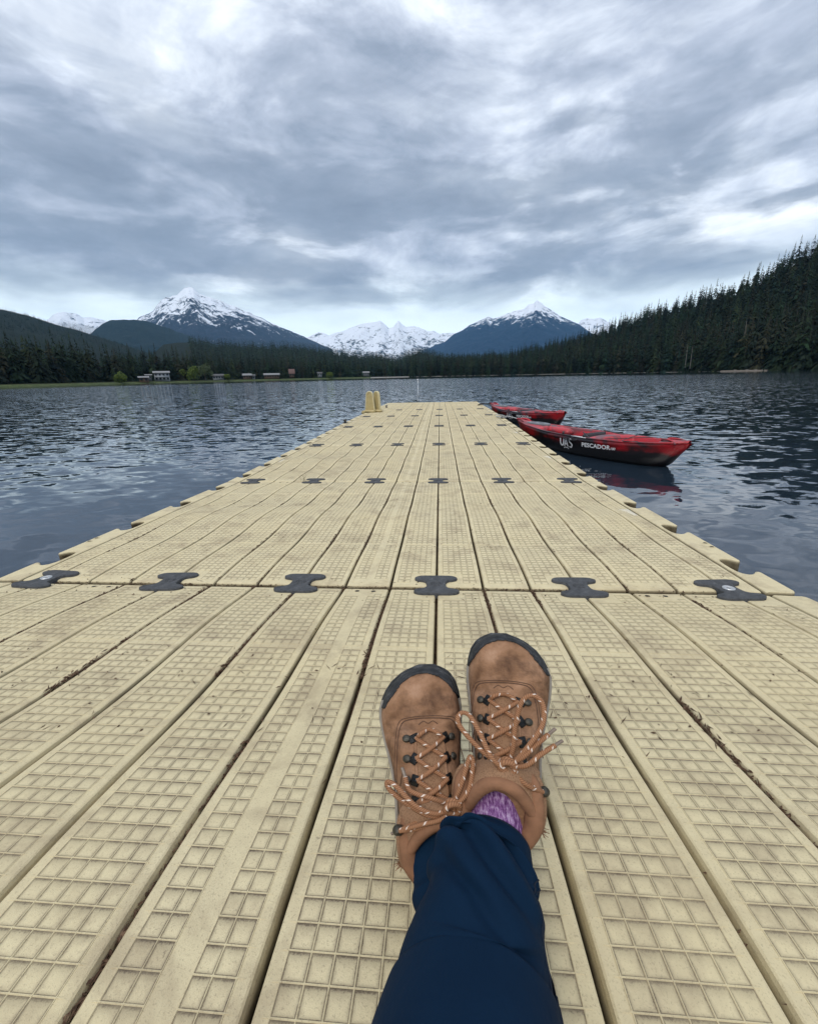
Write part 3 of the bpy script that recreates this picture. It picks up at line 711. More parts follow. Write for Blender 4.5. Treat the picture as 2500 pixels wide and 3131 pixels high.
XP = plank_profile()
xs = np.array([p[0] for p in XP]); hx = np.array([p[1] for p in XP]); kx = np.array([p[2] for p in XP])
# y samples
rows_y = [(0.004, -.012), (.0055, -.004), (.009, -.0012), (.014, 0.)]
yl = [(y, h, 0) for y, h in rows_y]
for a, b_ in ((.034, .437), (.456, 1.434), (1.453, 1.856)):
    n = int(round((b_-a)/.0256)); rp = np.linspace(a, b_, n+1)
    for q, r0 in enumerate(rp):
        yl += [(r0-.0009, 0., 1), (r0-.0004, .0008, 2), (r0+.0004, .0008, 2), (r0+.0009, 0., 3 if q < n else 1)]
yl += [(SL-y, h, 0) for y, h in rows_y[::-1]]
ys = np.array([p[0] for p in yl]); hy = np.array([p[1] for p in yl]); ky = np.array([p[2] for p in yl])
ridge_x = np.where(kx == 2, .0008, 0.); body_x = np.where(kx == 2, 0., hx)
ridge_y = np.where(ky == 2, .0008, 0.); body_y = np.where(ky == 2, 0., hy)
NX, NY = len(xs), len(ys)
Xg, Yg = np.meshgrid(xs, ys)
# ridges along y only exist inside blocks; ridges along x only inside a plank's grid
inblk = ((Yg > .032) & (Yg < .439)) | ((Yg > .454) & (Yg < 1.436)) | ((Yg > 1.451) & (Yg < 1.858))
# inside the gridded part of a plank
gr_x = np.zeros(NX, bool); st = None
i = 0
ridx = np.where(kx >= 1)[0]
brk = np.split(ridx, np.where(np.diff(ridx) > 1)[0]+1)
for bgroup in brk: gr_x[bgroup] = True
ingx = np.repeat(gr_x[None], NY, 0)
cc_x = (np.arange(6)-2.5)*.508
dc = np.min(np.stack([np.abs(Xg-c) for c in cc_x]), 0); dy = np.minimum(Yg, SL-Yg)
cup = (dc < .098) & (dy < .108)          # smooth seat round each coupler
holes = (np.min(np.stack([np.abs(Xg-c) for c in (-1., 0., 1.)]), 0) < .06) & (dy < .06)
centre_band = (np.abs(Xg) < .0170)
live = inblk & ingx & ~cup & ~holes
rx = np.where(live, np.repeat(ridge_x[None], NY, 0), 0); ry = np.where(live & ~centre_band, np.repeat(ridge_y[:, None], NX, 1), 0)
Hb = np.repeat(body_x[None], NY, 0)
Hb = np.where(cup & (dc > 0) & (dy < .085) & (dc < .07), np.maximum(Hb, -.034), Hb)
H = np.minimum(Hb, 0) + np.repeat(body_y[:, None], NX, 1) + np.maximum(rx, ry)
wave = (.0075*np.sin(Yg/SL*2*np.pi*2.5+.6) + .006)*np.sin(np.clip(Yg/SL, 0, 1)*np.pi)**.6
H = H + wave*np.clip((GX-np.abs(Xg))/.12, 0, 1)*.9
Vd = np.stack([Xg, Yg, H], -1).reshape(-1, 3)
Fd = grid_faces(NY, NX)
# winding: rows are y -> want +z
Fd = Fd
# per-corner cell coordinates
fi, fj = np.meshgrid(np.arange(NY-1), np.arange(NX-1), indexing='ij')
isc = ((kx[fj] >= 3) & (kx[fj] != 4) & (ky[fi] == 3) & live[fi, fj] & live[fi+1, fj+1]).ravel()
u4 = np.array([0, 1, 1, 0.]); v4 = np.array([0, 0, 1, 1.])
UVd = np.full((len(Fd), 4, 2), .5); UVd[isc, :, 0] = u4; UVd[isc, :, 1] = v4
dockmb = MB(); dockmb.add(Vd, Fd, UVd)
# side boards with half dog-bone notches
def arc(cx, cy, r, a0, a1, n): return [(cx+r*math.cos(a), cy+r*math.sin(a)) for a in np.linspace(a0, a1, n)]
def side_outline(sgn):
    P = [(GX+.0075, .004), (HW-.02, .004)] + arc(HW-.02, .024, .02, -1.57, 0, 4)[1:]
    for c in (.236, .709, 1.181, 1.654):
        P += [(HW, c-.062), (HW-.004, c-.054), (HW-.012, c-.050), (HW-.020, c-.053), (HW-.032, c-.066), (HW-.045, c-.076), (HW-.060, c-.078)]
        P += [(HW-.075, c-.070), (HW-.083, c-.05), (HW-.086, c-.02), (HW-.086, c+.02), (HW-.083, c+.05), (HW-.075, c+.070)]
        P += [(HW-.060, c+.078), (HW-.045, c+.076), (HW-.032, c+.066), (HW-.020, c+.053), (HW-.012, c+.050), (HW-.004, c+.054), (HW, c+.062)]
    P += arc(HW-.02, SL-.024, .02, 0, 1.57, 4) + [(GX+.0075, SL-.004)]
    P = [(x*sgn, y) for x, y in P]
    return P if sgn > 0 else P[::-1]
for sg in (1, -1):
    P = side_outline(sg)
    dockmb.prism(P, -.13, 0., bev=.007, botcap=False)
    # lower hull, set in a little
# float hull below
V = []
for y in (.004, SL-.004):
    for x, z in ((-HW, -.12), (-HW+.03, -.46), (HW-.03, -.46), (HW, -.12)): V.append((x, y, z))
dockmb.add([(-HW, .004, -.13), (HW, .004, -.13), (HW, SL-.004, -.13), (-HW, SL-.004, -.13), (-HW+.04, .03, -.47), (HW-.04, .03, -.47), (HW-.04, SL-.03, -.47), (-HW+.04, SL-.03, -.47)],
           [(0, 4, 7, 3), (1, 2, 6, 5), (0, 1, 5, 4), (3, 7, 6, 2)])
# end walls and tray under the planks
dockmb.add([(-HW, .004, -.0125), (HW, .004, -.0125), (HW, .004, -.13), (-HW, .004, -.13), (-HW, SL-.004, -.0125), (HW, SL-.004, -.0125), (HW, SL-.004, -.13), (-HW, SL-.004, -.13)], [(0, 3, 2, 1), (4, 5, 6, 7)])
proto = None
def sec_matrix(k):
    y0, y1, z0, z1 = ROWY[k], ROWY[k+1], ROWZ[k], ROWZ[k+1]
    a = math.atan2(z1-z0, y1-y0)
    return Matrix.Translation((0, y0, z0)) @ Matrix.Rotation(a, 4, 'X')
def deck_z(y):
    return float(np.interp(y, ROWY, ROWZ))
ordn = ['nearest', 'second', 'third', 'fourth', 'fifth', 'sixth', 'seventh', 'farthest']
deck_me = None; plate_me = None
def logo_plate():
    b = MB(); b.box((0, 0, .0014), (.094, .125, .0028), bev=.0012)
    b.tube([(.036*math.cos(a), .040*math.sin(a), .0030) for a in np.linspace(0, 6.283, 28)[:-1]], .0014, 5, closed=True)
    b.tube([(-.028, .008, .003), (-.014, .016, .003), (0, .004, .003), (.014, .012, .003), (.028, 0, .003)], .0018, 5, smooth_n=4)
    b.tube([(-.026, -.010, .003), (-.010, -.002, .003), (.004, -.014, .003), (.022, -.012, .003)], .0018, 5, smooth_n=4)
    for s in (-1, 1):
        for k in range(4): b.box((s*.041, -.045+k*.03, .003), (.004, .016, .0012))
    return b
M_PLATE = simple('pale_plastic', (.66, .60, .46), .6, .12, 90.)
for k in range(8):
    root = empty('dock_section', mat=sec_matrix(k))
    tag(root, {0: 'nearest tan plastic dock section, the one carrying the boots, with a litter-filled grid deck',
               7: 'farthest tan dock section, at the outer end beside the tan handhold'}.get(k, '%s tan plastic dock section counted outward from the boots' % ordn[k]), 'dock section', 'floating dock sections')
    if deck_me is None:
        o = dockmb.build('deck', M_DOCK, root); deck_me = o.data
        # flat shading across the ridges
        deck_me.polygons.foreach_set('use_smooth', np.zeros(len(deck_me.polygons), bool))
    else:
        o = bpy.data.objects.new('deck', deck_me); COL.objects.link(o); o.parent = root
    if k:
        if plate_me is None:
            pl_ = logo_plate().build('emblem_plate', M_PLATE, root); plate_me = pl_.data
        else:
            pl_ = bpy.data.objects.new('emblem_plate', plate_me); COL.objects.link(pl_); pl_.parent = root
        pl_.location = (1.328, 1.0, .0005)
        if k in (2, 4):
            pl_ = bpy.data.objects.new('emblem_plate', plate_me); COL.objects.link(pl_); pl_.parent = root; pl_.location = (-1.328, .9, .0005)
    hole = None
    if k < 4:
        spots = [(x+s*.029, y) for x in (-1., 0., 1.) for s in (-1, 1) for y in (.036, SL-.036)] + [(sg*(HW-.022), .472+s*.024) for sg in (-1, 1) for s in (-1, 1)]
        for (x, y) in spots:
            if k == 0 and y < 1.: continue
            if bpy.data.meshes.get('bolt_hole') is None:
                b = MB(); b.lathe([(.0001, .0012), (.0085, .0012), (.0095, .0018), (.0118, .0016), (.0122, .0004)], sides=18)
                hh_ = b.build('bolt_hole', [M_HOLE, M_DOCK], root)
                hh_.data.polygons.foreach_set('material_index', [0 if i < 18 else 1 for i in range(len(hh_.data.polygons))])
            else:
                hh_ = bpy.data.objects.new('bolt_hole', bpy.data.meshes['bolt_hole']); COL.objects.link(hh_); hh_.parent = root
            hh_.location = (x, y, 0.0005)
# couplers
def coupler_outline():
    q = [(0.0, .083), (.045, .083), (.065, .078), (.077, .067), (.080, .056), (.074, .045), (.060, .039), (.047, .035), (.038, .026), (.035, .012), (.0345, 0)]
    q = catmull(np.array(q), 4)
    full = [(x, y) for x, y in q] + [(x, -y) for x, y in q[::-1][1:]]
    full = full + [(-x, y) for x, y in full[::-1][1:-1]]
    return full[::-1]
cmesh = None
pos_n = ['leftmost', 'second from left', 'third from left', 'third from right', 'second from right', 'rightmost']
row_n = ['nearest', 'second', 'third', 'fourth', 'fifth', 'sixth']
cprot = None
for r in range(6):
    for c in range(6):
        y0 = ROWY[r+1]; z0 = ROWZ[r+1]
        sl = ((ROWZ[r+2]-ROWZ[r])/(ROWY[r+2]-ROWY[r]))
        M4 = Matrix.Translation(((c-2.5)*.508+rng.normal(0, .002), y0+rng.normal(0, .002), z0+(.0055 if r == 0 else .002))) @ Matrix.Rotation(math.atan(sl), 4, 'X') @ Matrix.Rotation(rng.normal(0, .03)+(.10 if (r == 0 and c == 5) else 0)+(-.05 if (r == 0 and c == 0) else 0), 4, 'Z')
        root = empty('coupler', mat=M4)
        wh = (r == 0 and c in (0, 5))
        tag(root, ('black dog-bone coupler%s, %s on the %s dock seam' % (' with a pale washer' if wh else '', pos_n[c], row_n[r])), 'coupler', 'dock couplers')
        if cprot is None:
            b = MB(); b.prism(coupler_outline(), -.012, .0085, bev=.003)
            o1 = b.build('coupler_body', M_RUB, root, False)
            b = MB(); b.lathe([(.0001, .0065), (.0075, .0065), (.008, .0105), (.0125, .0105), (.013, .0090), (.0155, .0090), (.016, .0112), (.0190, .0108), (.0195, .0082)], sides=24)
            o2 = b.build('bolt', M_RUB, root); cprot = (o1.data, o2.data)
            mw = o2.data.copy(); mw.materials.clear(); mw.materials.append(M_BOLT); mw.materials.append(M_HOLE); cpw = mw
            cpw.polygons.foreach_set('material_index', [1 if i < 24 else 0 for i in range(len(cpw.polygons))])
        else:
            o1 = bpy.data.objects.new('coupler_body', cprot[0]); COL.objects.link(o1); o1.parent = root
            o2 = bpy.data.objects.new('bolt', cprot[1]); COL.objects.link(o2); o2.parent = root
        if wh: o2.data = cpw; o2.scale = (1, 1, 1.05)
# ---- litter: needles and flakes in the grooves and scattered over the boards
mt, nt = new_mat('conifer_litter'); n = noise(nt, geop(nt), 150., 3)
finish(nt, ramp(nt, n, [(.3, (.028, .016, .009)), (.5, (.07, .038, .022)), (.7, (.16, .10, .06))]), .8, spec=.2); M_LIT = mt
def sec_pt(k, x, yl_, dz):
    M4 = sec_matrix(k); v = M4 @ Vector((x, yl_, dz)); return np.array(v)
V = []; F = []
def sliver(p, ang, L, wd, up=.0, tilt=.0):
    d = np.array([math.cos(ang), math.sin(ang), tilt]); s = np.array([-math.sin(ang), math.cos(ang), 0.])
    b0 = len(V); t = np.array([0, 0, wd*.6])
    V.extend([p-d*L/2, p+s*wd/2, p+d*L/2, p-s*wd/2, p+t]); F.extend([(b0, b0+1, b0+4), (b0+1, b0+2, b0+4), (b0+2, b0+3, b0+4), (b0+3, b0, b0+4)])
gx = [(-1.27+PW*k) for k in range(16)]
for k in (0, 1, 2):
    for g_ in gx:
        fill = [mnoise.noise(Vector((g_*9+k*7, t*3.1, 2.)))*.5+.5 for t in np.linspace(0, 1, 40)]
        for q in range({0: 2600, 1: 800, 2: 160}[k]):
            t = rng.uniform(.0, .995) if k else rng.uniform(.22, .995); fl = np.interp(t, np.linspace(0, 1, 40), fill)
            if rng.uniform() > fl*1.5-.25: continue
            y = t*SL; z = -.026+.016*fl*rng.uniform(.3, 1.2)
            ang = math.pi/2+rng.normal(0, .55)
            if fl > .54 and rng.uniform() < .5:
                sliver(sec_pt(k, g_+rng.normal(0, .0045), y, rng.uniform(-.008, .0035)), ang+rng.normal(0, .5), rng.uniform(.008, .030), rng.uniform(.0015, .0045), tilt=rng.normal(0, .15)); continue
            sliver(sec_pt(k, g_+rng.normal(0, .0022), y, z), ang, rng.uniform(.006, .022), rng.uniform(.0010, .0030), tilt=rng.normal(0, .12))
for k, n in ((0, 1300), (1, 800), (2, 300)):
    for q in range(n):
        x = rng.uniform(-1.36, 1.36); y = rng.uniform(.3 if k == 0 else .01, SL-.01)
        if rng.uniform() < .6: sliver(sec_pt(k, x, y, .003), rng.uniform(0, 6.28), rng.uniform(.004, .013), rng.uniform(.0018, .0048))
        else: sliver(sec_pt(k, x, y, .003), rng.uniform(0, 6.28), rng.uniform(.010, .032), rng.uniform(.0011, .0022), tilt=rng.normal(0, .05))
for k in (1,):     # dark moss crumbs along the nearest seam
    for q in range(1500):
        x = rng.uniform(-1.3, 1.2); dens = mnoise.noise(Vector((x*2.6, 5., 1.)))*.8+.45+(.5 if -.8 < x < -.35 else 0)
        if rng.uniform() > dens: continue
        sliver(sec_pt(1, x, rng.normal(.0, .0035), rng.uniform(-.012, -.001)), rng.uniform(0, 6.28), rng.uniform(.004, .012), rng.uniform(.002, .004))
tag(link('conifer_litter', mesh_np('conifer_litter', np.array(V), np.array(F), False), None, [M_LIT]), 'brown needles and bark flakes caught in the board grooves', 'litter', kind='stuff')
# grooves' dark silt bed
# ---- two tufts of grass in the seams
def tuft(x, k, label, seed):
    r_ = np.random.default_rng(seed); p0 = sec_pt(k, x, 0., -.01); b = MB()
    for q in range(9):
        a = r_.uniform(0, 6.28); L = r_.uniform(.03, .09); o_ = np.array([r_.normal(0, .02), 0, 0])
        b.tube([o_, o_+(math.cos(a)*L*.25, 0, L*.6), o_+(math.cos(a)*L*.7, math.sin(a)*L*.2, L)], [.0010, .0008, .0002], 4)
    o = b.build('grass_tuft', simple('dry_grass', (.14, .13, .05), .8, .3, 50.)); o.location = p0; tag(o, label, 'grass')
tuft(-.83, 2, 'thin dry grass sprouting from the second dock seam between the two leftmost couplers', 5)
tuft(-.74, 1, 'small dark grass tuft growing in the nearest dock seam left of the coupler by the cracked board', 6) if False else None
# ---- tan moulded handhold at the far left corner
hb = on_z(1128, 1262, -.085); hroot = empty('handhold', (hb[0]+.03, hb[1], -.082)); hroot.rotation_euler = (0, 0, R(-18)); hroot.scale = (.84, .8, .98)
tag(hroot, 'upright tan plastic handhold with two arched panels at the far left corner of the dock', 'handhold')
M_TAN = simple('tan_plastic', (.42, .33, .15), .5, .12, 20.); M_TANL = simple('light_tan_plastic', (.62, .54, .32), .5, .1, 20.)
def panel(dx, dy, rz, w0, w1, hgt, name):
    n = 9
    out = [(-w0/2, 0)] + [(-w1/2-(w0-w1)/2*(1-t), hgt*.86*t) for t in np.linspace(0, 1, 4)[1:]]
    out += [(-w1/2*math.cos(a), hgt*.86+hgt*.14*math.sin(a)) for a in np.linspace(0.25, math.pi-.25, n)]
    out += [(w1/2+(w0-w1)/2*(1-t), hgt*.86*t) for t in np.linspace(1, 0, 4)[:-1]] + [(w0/2, 0)]
    out = np.array(out); M3 = np.array(Matrix.Rotation(rz, 3, 'Z'))
    to3 = lambda P, y: np.column_stack([P[:, 0], np.full(len(P), y), P[:, 1]])
    b = MB(); pr = out[::-1]; RX = np.array([[1, 0, 0], [0, 0, -1], [0, 1, 0.]])
    b.prism(out[::-1] if False else out[::-1], -.02, .02, bev=.004, M=M3 @ RX, c=(dx, dy, 0))
    pn = b.build(name, M_TAN, hroot, False)
    b = MB(); P = to3(out*np.array([.95, .99]), -.022) @ M3.T + np.array([dx, dy, 0]); b.tube(P, .013, 8)
    P = to3(out*np.array([.95, .99]), .022) @ M3.T + np.array([dx, dy, 0]); b.tube(P, .013, 8)
    b.build('rim', M_TANL, pn)
panel(0, 0, R(10), .30, .19, .50, 'panel'); panel(.15, .16, R(-20), .27, .18, .50, 'panel')
b = MB(); b.box((.0, -.02, .035), (.34, .18, .07), bev=.03); b.box((.17, .14, .035), (.28, .18, .07), bev=.03); b.box((-.16, -.10, .01), (.10, .16, .10), bev=.03); b.build('base', M_TAN, hroot)
# cleats
def cleat(p, rz, label, s=1.):
    r_ = empty('dock_cleat', tuple(p)); r_.rotation_euler = (0, 0, rz); r_.scale = (s, s, s); tag(r_, label, 'cleat', 'black dock cleats')
    b = MB(); b.tube([(-.085, 0, .055), (-.045, 0, .047), (.045, 0, .047), (.085, 0, .055)], [.008, .014, .014, .008], 8, smooth_n=3); b.build('horn', M_BLACKPL, r_)
    b = MB(); b.box((0, 0, .006), (.11, .05, .012), bev=.004); b.tube([(-.03, 0, 0), (-.025, 0, .05)], .011, 8); b.tube([(.03, 0, 0), (.025, 0, .05)], .011, 8); b.build('base', M_BLACKPL, r_)
c_ = on_z(1044, 1294, -.065); cleat((-1.47, c_[1], -.066), R(90), 'black cleat on the left edge of the dock', 1.2)
cleat((-1.20, 11.75, -.09), R(90), 'black cleat at the dock edge just right of the tan handhold', 1.3)
# ------------------------------------------------------------------ kayaks
mt, nt = new_mat('kayak_plastic'); oc = objc(nt)
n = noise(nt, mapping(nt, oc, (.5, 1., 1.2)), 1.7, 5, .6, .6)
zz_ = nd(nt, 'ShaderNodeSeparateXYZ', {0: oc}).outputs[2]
n = mth(nt, 'ADD', n, ramp(nt, zz_, [(.09, .26), (.19, .0)]))  # shade and dark reflection on the lower hull, painted in as black
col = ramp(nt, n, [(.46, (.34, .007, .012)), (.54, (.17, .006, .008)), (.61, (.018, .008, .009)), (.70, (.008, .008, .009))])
sc_ = noise(nt, mapping(nt, oc, (3, 20, 20)), 9., 4, .7)
col = mixc(nt, ramp(nt, sc_, [(.62, 0.), (.75, .35)]), col, (.25, .18, .18))
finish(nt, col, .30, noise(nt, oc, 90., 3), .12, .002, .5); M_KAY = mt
mt, nt = new_mat('kayak_deck'); oc = objc(nt)
n = noise(nt, mapping(nt, oc, (.7, 1.2, 1.2), loc=(3, 1, 0)), 2.6, 5, .62, .8)
col = ramp(nt, n, [(.46, (.46, .03, .04)), (.54, (.22, .03, .035)), (.62, (.075, .06, .065))])
finish(nt, col, .45, noise(nt, oc, 90., 3), .2, .002, .45); M_KDECK = mt
M_GREYP = simple('grey_hatch', (.16, .17, .18), .5, .15, 30.); M_SEAT = simple('seat_fabric', (.05, .05, .055), .9, .3, 60.)
M_WHITE = simple('white_vinyl', (.78, .78, .78), .5, .04, 60.); M_ROPE = simple('pale_rope', (.42, .42, .40), .9, .2, 200.)
KL = 3.08
def kprof(t):
    b = np.interp(t, [0, .02, .06, .15, .3, .45, .6, .75, .86, .94, .98, 1], [.012, .045, .10, .20, .315, .375, .385, .35, .27, .15, .07, .02])
    zs = np.interp(t, [0, .05, .15, .35, .6, .8, .92, 1], [.33, .315, .285, .255, .25, .265, .29, .315])
    zk = np.interp(t, [0, .03, .08, .2, .4, .7, .9, .965, 1], [.24, .08, -.03, -.09, -.11, -.10, -.05, .02, .25])
    return b, zs, zk
def kside(t, f):
    """side skin between keel (f=0) and sheer (f=1) : returns half-breadth, z"""
    b, zs, zk = kprof(t)
    z = zk+(zs-zk)*f
    y = b*np.interp(f, [0, .08, .2, .38, .62, .85, .93, 1], [.0, .45, .72, .88, .96, 1.0, 1.015, .985])
    return y, z
def build_kayak(loc, rz, label):
    root = empty('kayak', loc); root.rotation_euler = (0, 0, rz); tag(root, label, 'kayak', 'kayaks moored at the dock')
    n = 90; T = np.linspace(0, 1, n); fs = np.array([0, .04, .08, .14, .2, .28, .38, .5, .62, .74, .84, .87, .90, .93, .97, 1])
    rows = []
    for t in T:
        ring = []
        xo = lambda z, t=t: 0.
        for f in fs:
            y, z = kside(t, f)
            ring.append((t*KL, -y, z))
        rows.append(ring)
    V = np.array(rows); Vm = V.copy(); Vm[:, :, 1] *= -1
    # raked stem at the outer end
    def rake(A):
        t = A[:, :, 0]/KL; zz = A[:, :, 2]
        A[:, :, 0] -= np.clip((t-.80)/.2, 0, 1)**1.5*np.clip((.31-zz)/.4, 0, 1)*.20
        A[:, :, 0] += np.clip((.12-t)/.12, 0, 1)**1.5*np.clip((.33-zz)/.4, 0, 1)*.22
        return A
    V = rake(V); Vm = rake(Vm)
    b = MB(); m_ = len(fs)
    b.add(V.reshape(-1, 3), grid_faces(n, m_)[:, ::-1]); b.add(Vm.reshape(-1, 3), grid_faces(n, m_))
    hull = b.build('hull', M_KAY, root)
    # deck: from the sheer inwards with cockpit and tank well
    vs = np.array([1., .93, .88, .84, .80, .6, .4, .2, 0, -.2, -.4, -.6, -.80, -.84, -.88, -.93, -1.])
    rows = []
    for t in np.linspace(.004, .996, 120):
        b_, zs, zk = kprof(t); ring = []
        ck = np.clip((t-.27)/.02, 0, 1)*np.clip((.605-t)/.02, 0, 1)      # cockpit
        tw = np.clip((t-.675)/.015, 0, 1)*np.clip((.90-t)/.02, 0, 1)     # tank well
        ft = np.clip((t-.20)/.02, 0, 1)*np.clip((.27-t)/.02, 0, 1)*0
        for v in vs:
            crown = .028*(1-v*v)*(1-ck)*(1-tw)
            z = zs+.006+crown+(.012 if abs(v) == .93 else 0)
            inner = 1 if abs(v) <= .80 else (.6 if abs(v) == .84 else 0)
            z -= inner*(ck*.20+tw*.13)
            if ck > .5 and abs(v) < .3: z += .035
            ring.append((t*KL, -v*b_*.985, z))
        rows.append(ring)
    Vd_ = np.array(rows); b = MB(); b.add(Vd_.reshape(-1, 3), grid_faces(120, len(vs)))
    b.build('deck', M_KDECK, root)
    def rim(pts, r, name, mat, closed=False, parent=root):
        q = MB(); q.tube(pts, r, 7, closed=closed, smooth_n=4); return q.build(name, mat, parent)
    # gunwale rails
    for sg in (-1, 1):
        pts = [(t*KL, sg*kprof(t)[0]*.965, kprof(t)[1]+.010) for t in np.linspace(.03, .985, 26)]
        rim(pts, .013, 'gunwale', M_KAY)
    # bow hatch: grey oval lid with dark slots
    hx_ = .16*KL; hz_ = kprof(.16)[1]+.034
    b = MB(); b.prism([(.27*math.cos(a), .105*math.sin(a)) for a in np.linspace(0, 2*math.pi, 28)[:-1]], 0, .028, bev=.008, c=(hx_+.03, 0, hz_-.012)); hl = b.build('hatch', M_GREYP, root)
    for dx in (-.10, .08):
        b = MB(); b.prism([(.055*math.cos(a), .032*math.sin(a)) for a in np.linspace(0, 2*math.pi, 16)[:-1]], 0, .004, c=(hx_+.03+dx, 0, hz_+.015)); b.build('slot', M_BLACKPL, hl)
    # carry handles at both ends
    for t, s in ((.035, 1), (.925, 1)):
        x = t*KL; z = kprof(t)[1]+.03; w_ = .07 if t < .5 else .10
        rim([(x-.09, -w_*.3, z-.02), (x-.07, -w_*.7, z+.01), (x+.05, -w_*.9, z+.012), (x+.13, -w_*1.2, z-.02)], .013, 'handle', M_KDECK)
        rim([(x-.09, w_*.3, z-.02), (x-.07, w_*.7, z+.01), (x+.05, w_*.9, z+.012), (x+.13, w_*1.2, z-.02)], .013, 'handle', M_KDECK)
    # centre console between the foot wells
    b = MB(); b.box((.30*KL+.10, 0, kprof(.3)[1]-.02), (.50, .17, .12), bev=.04); b.build('console', M_KDECK, root)
    # seat
    sx_ = .53*KL; zb_ = kprof(.53)[1]
    st_ = empty('seat', (0, 0, 0)); st_.parent = root
    b = MB(); b.box((sx_-.18, 0, zb_-.125), (.40, .44, .05), bev=.02); b.build('cushion', M_SEAT, st_)
    b = MB(); b.box((0, 0, -.05), (.05, .42, .20), M=np.array(Matrix.Rotation(R(18), 3, 'Y')), bev=.02)
    o = b.build('backrest', M_SEAT, st_); o.location = (sx_+.06, 0, zb_+.0)
    for sg in (-1, 1): rim([(sx_+.05, sg*.2, zb_+.06), (sx_+.2, sg*.28, zb_+.03), (sx_+.30, sg*.33, zb_+.012)], .008, 'strap', M_BLACKPL, parent=st_)
    # bungees over the tank well, paddle strap, side handle
    rim([(.70*KL, -.30, zb_+.03), (.78*KL, .29, zb_+.035)], .005, 'bungee', M_BLACKPL); rim([(.70*KL, .30, zb_+.03), (.78*KL, -.29, zb_+.035), (.84*KL, -.24, zb_+.045)], .005, 'bungee', M_BLACKPL)
    rim([(.49*KL, -.375, zb_-.02), (.50*KL, -.395, zb_-.035), (.56*KL, -.398, zb_-.035), (.57*KL, -.38, zb_-.02)], .008, 'side_handle', M_BLACKPL)
    for tx in (.475, .60):
        b = MB(); b.box((tx*KL, -.355, zb_+.035), (.03, .03, .05), bev=.008); b.build('toggle', M_BLACKPL, root)
    # white patch on the gunwale
    b = MB(); b.prism([(-.13, -.020), (.13, -.024), (.14, .006), (.05, .024), (-.11, .020)], 0, .006, c=(.575*KL, -.362, zb_+.014)); b.build('white_patch', M_WHITE, root)
    # lettering wrapped to the near side
    def text(body, size, t0, f0, name, bold=.0, parent=hull, shear=.0, sx=1.):
        cu_ = bpy.data.curves.new(name, 'FONT'); cu_.body = body; cu_.size = size; cu_.offset = bold; cu_.resolution_u = 3; cu_.shear = shear
        to = bpy.data.objects.new(name+'_tmp', cu_); COL.objects.link(to)
        bpy.context.view_layer.update()
        me = bpy.data.meshes.new_from_object(to.evaluated_get(bpy.context.evaluated_depsgraph_get())); bpy.data.objects.remove(to)
        for v_ in me.vertices:
            tx, tz = v_.co.x*sx, v_.co.y; t = t0+tx/KL; b_, zs, zk = kprof(t); z = zk+(zs-zk)*f0+tz
            f = (z-zk)/(zs-zk); y, z2 = kside(t, f); v_.co = Vector((t*KL, -y-.004, z))
        me.update(); return link(name, me, parent, [M_WHITE])
    text('PESCADOR', .078, .600, .71, 'lettering', .0022, sx=1.12)
    text('100', .045, .742, .71, 'lettering', .0008, shear=.3)
    # club mark: three letters with an open-footed A above a small whale-tail stroke
    def stroke(pts, wd):
        out = []
        P = catmull(np.array(pts), 5)
        q = MB(); vv = []
        for i, (a, c) in enumerate(P):
            d = P[min(i+1, len(P)-1)]-P[max(i-1, 0)]; d = d/np.linalg.norm(d); nn_ = np.array([-d[1], d[0]])
            for sg in (-1, 1):
                x, z = np.array([a, c])+nn_*sg*wd/2; t = .470+x/KL; b_, zs, zk = kprof(t); zz = zk+(zs-zk)*.60+z
                y, _ = kside(t, (zz-zk)/(zs-zk)); vv.append((t*KL, -y-.0045, zz))
        q.add(vv, grid_faces(len(P), 2)); return q
    marks = [([(.0, .11), (-.002, .04), (.018, .010), (.045, .014), (.058, .045), (.066, .11)], .022), ([(.076, .0), (.092, .056), (.107, .114)], .018), ([(.107, .114), (.124, .056), (.142, .0)], .018), ([(.092, .034), (.128, .034)], .012),
             ([(.222, .100), (.198, .112), (.174, .100), (.178, .070), (.208, .052), (.222, .028), (.206, .0), (.168, .004)], .019), ([(.060, -.034), (.085, -.014), (.105, -.020), (.125, -.014), (.150, -.036)], .012)]
    q = MB()
    for P_m, wd in marks:
        s_m = stroke(P_m, wd); q.add(s_m.V[0], s_m.F[0])
    q.build('club_mark', M_WHITE, hull, False)
    return root
def place_kayak(bow, stern, label):
    d = np.array(stern)-np.array(bow); rz = math.atan2(d[1], d[0])
    c = (np.array(bow)+np.array(stern))/2-np.array([math.cos(rz), math.sin(rz)])*KL/2
    return build_kayak((c[0], c[1], ZW), rz, label)
s1 = on_z(2062, 1435, ZW); s2 = on_z(1699, 1306, ZW)
tip1 = at_dist(2099.6, 1360, 6.)
place_kayak((1.66, 7.72), (3.14, 5.03), 'nearer red sit-on-top kayak moored to the right edge of the dock')
place_kayak((1.68, 12.05), (2.90, 9.22), 'farther red sit-on-top kayak at the outer dock end, behind the nearer one')
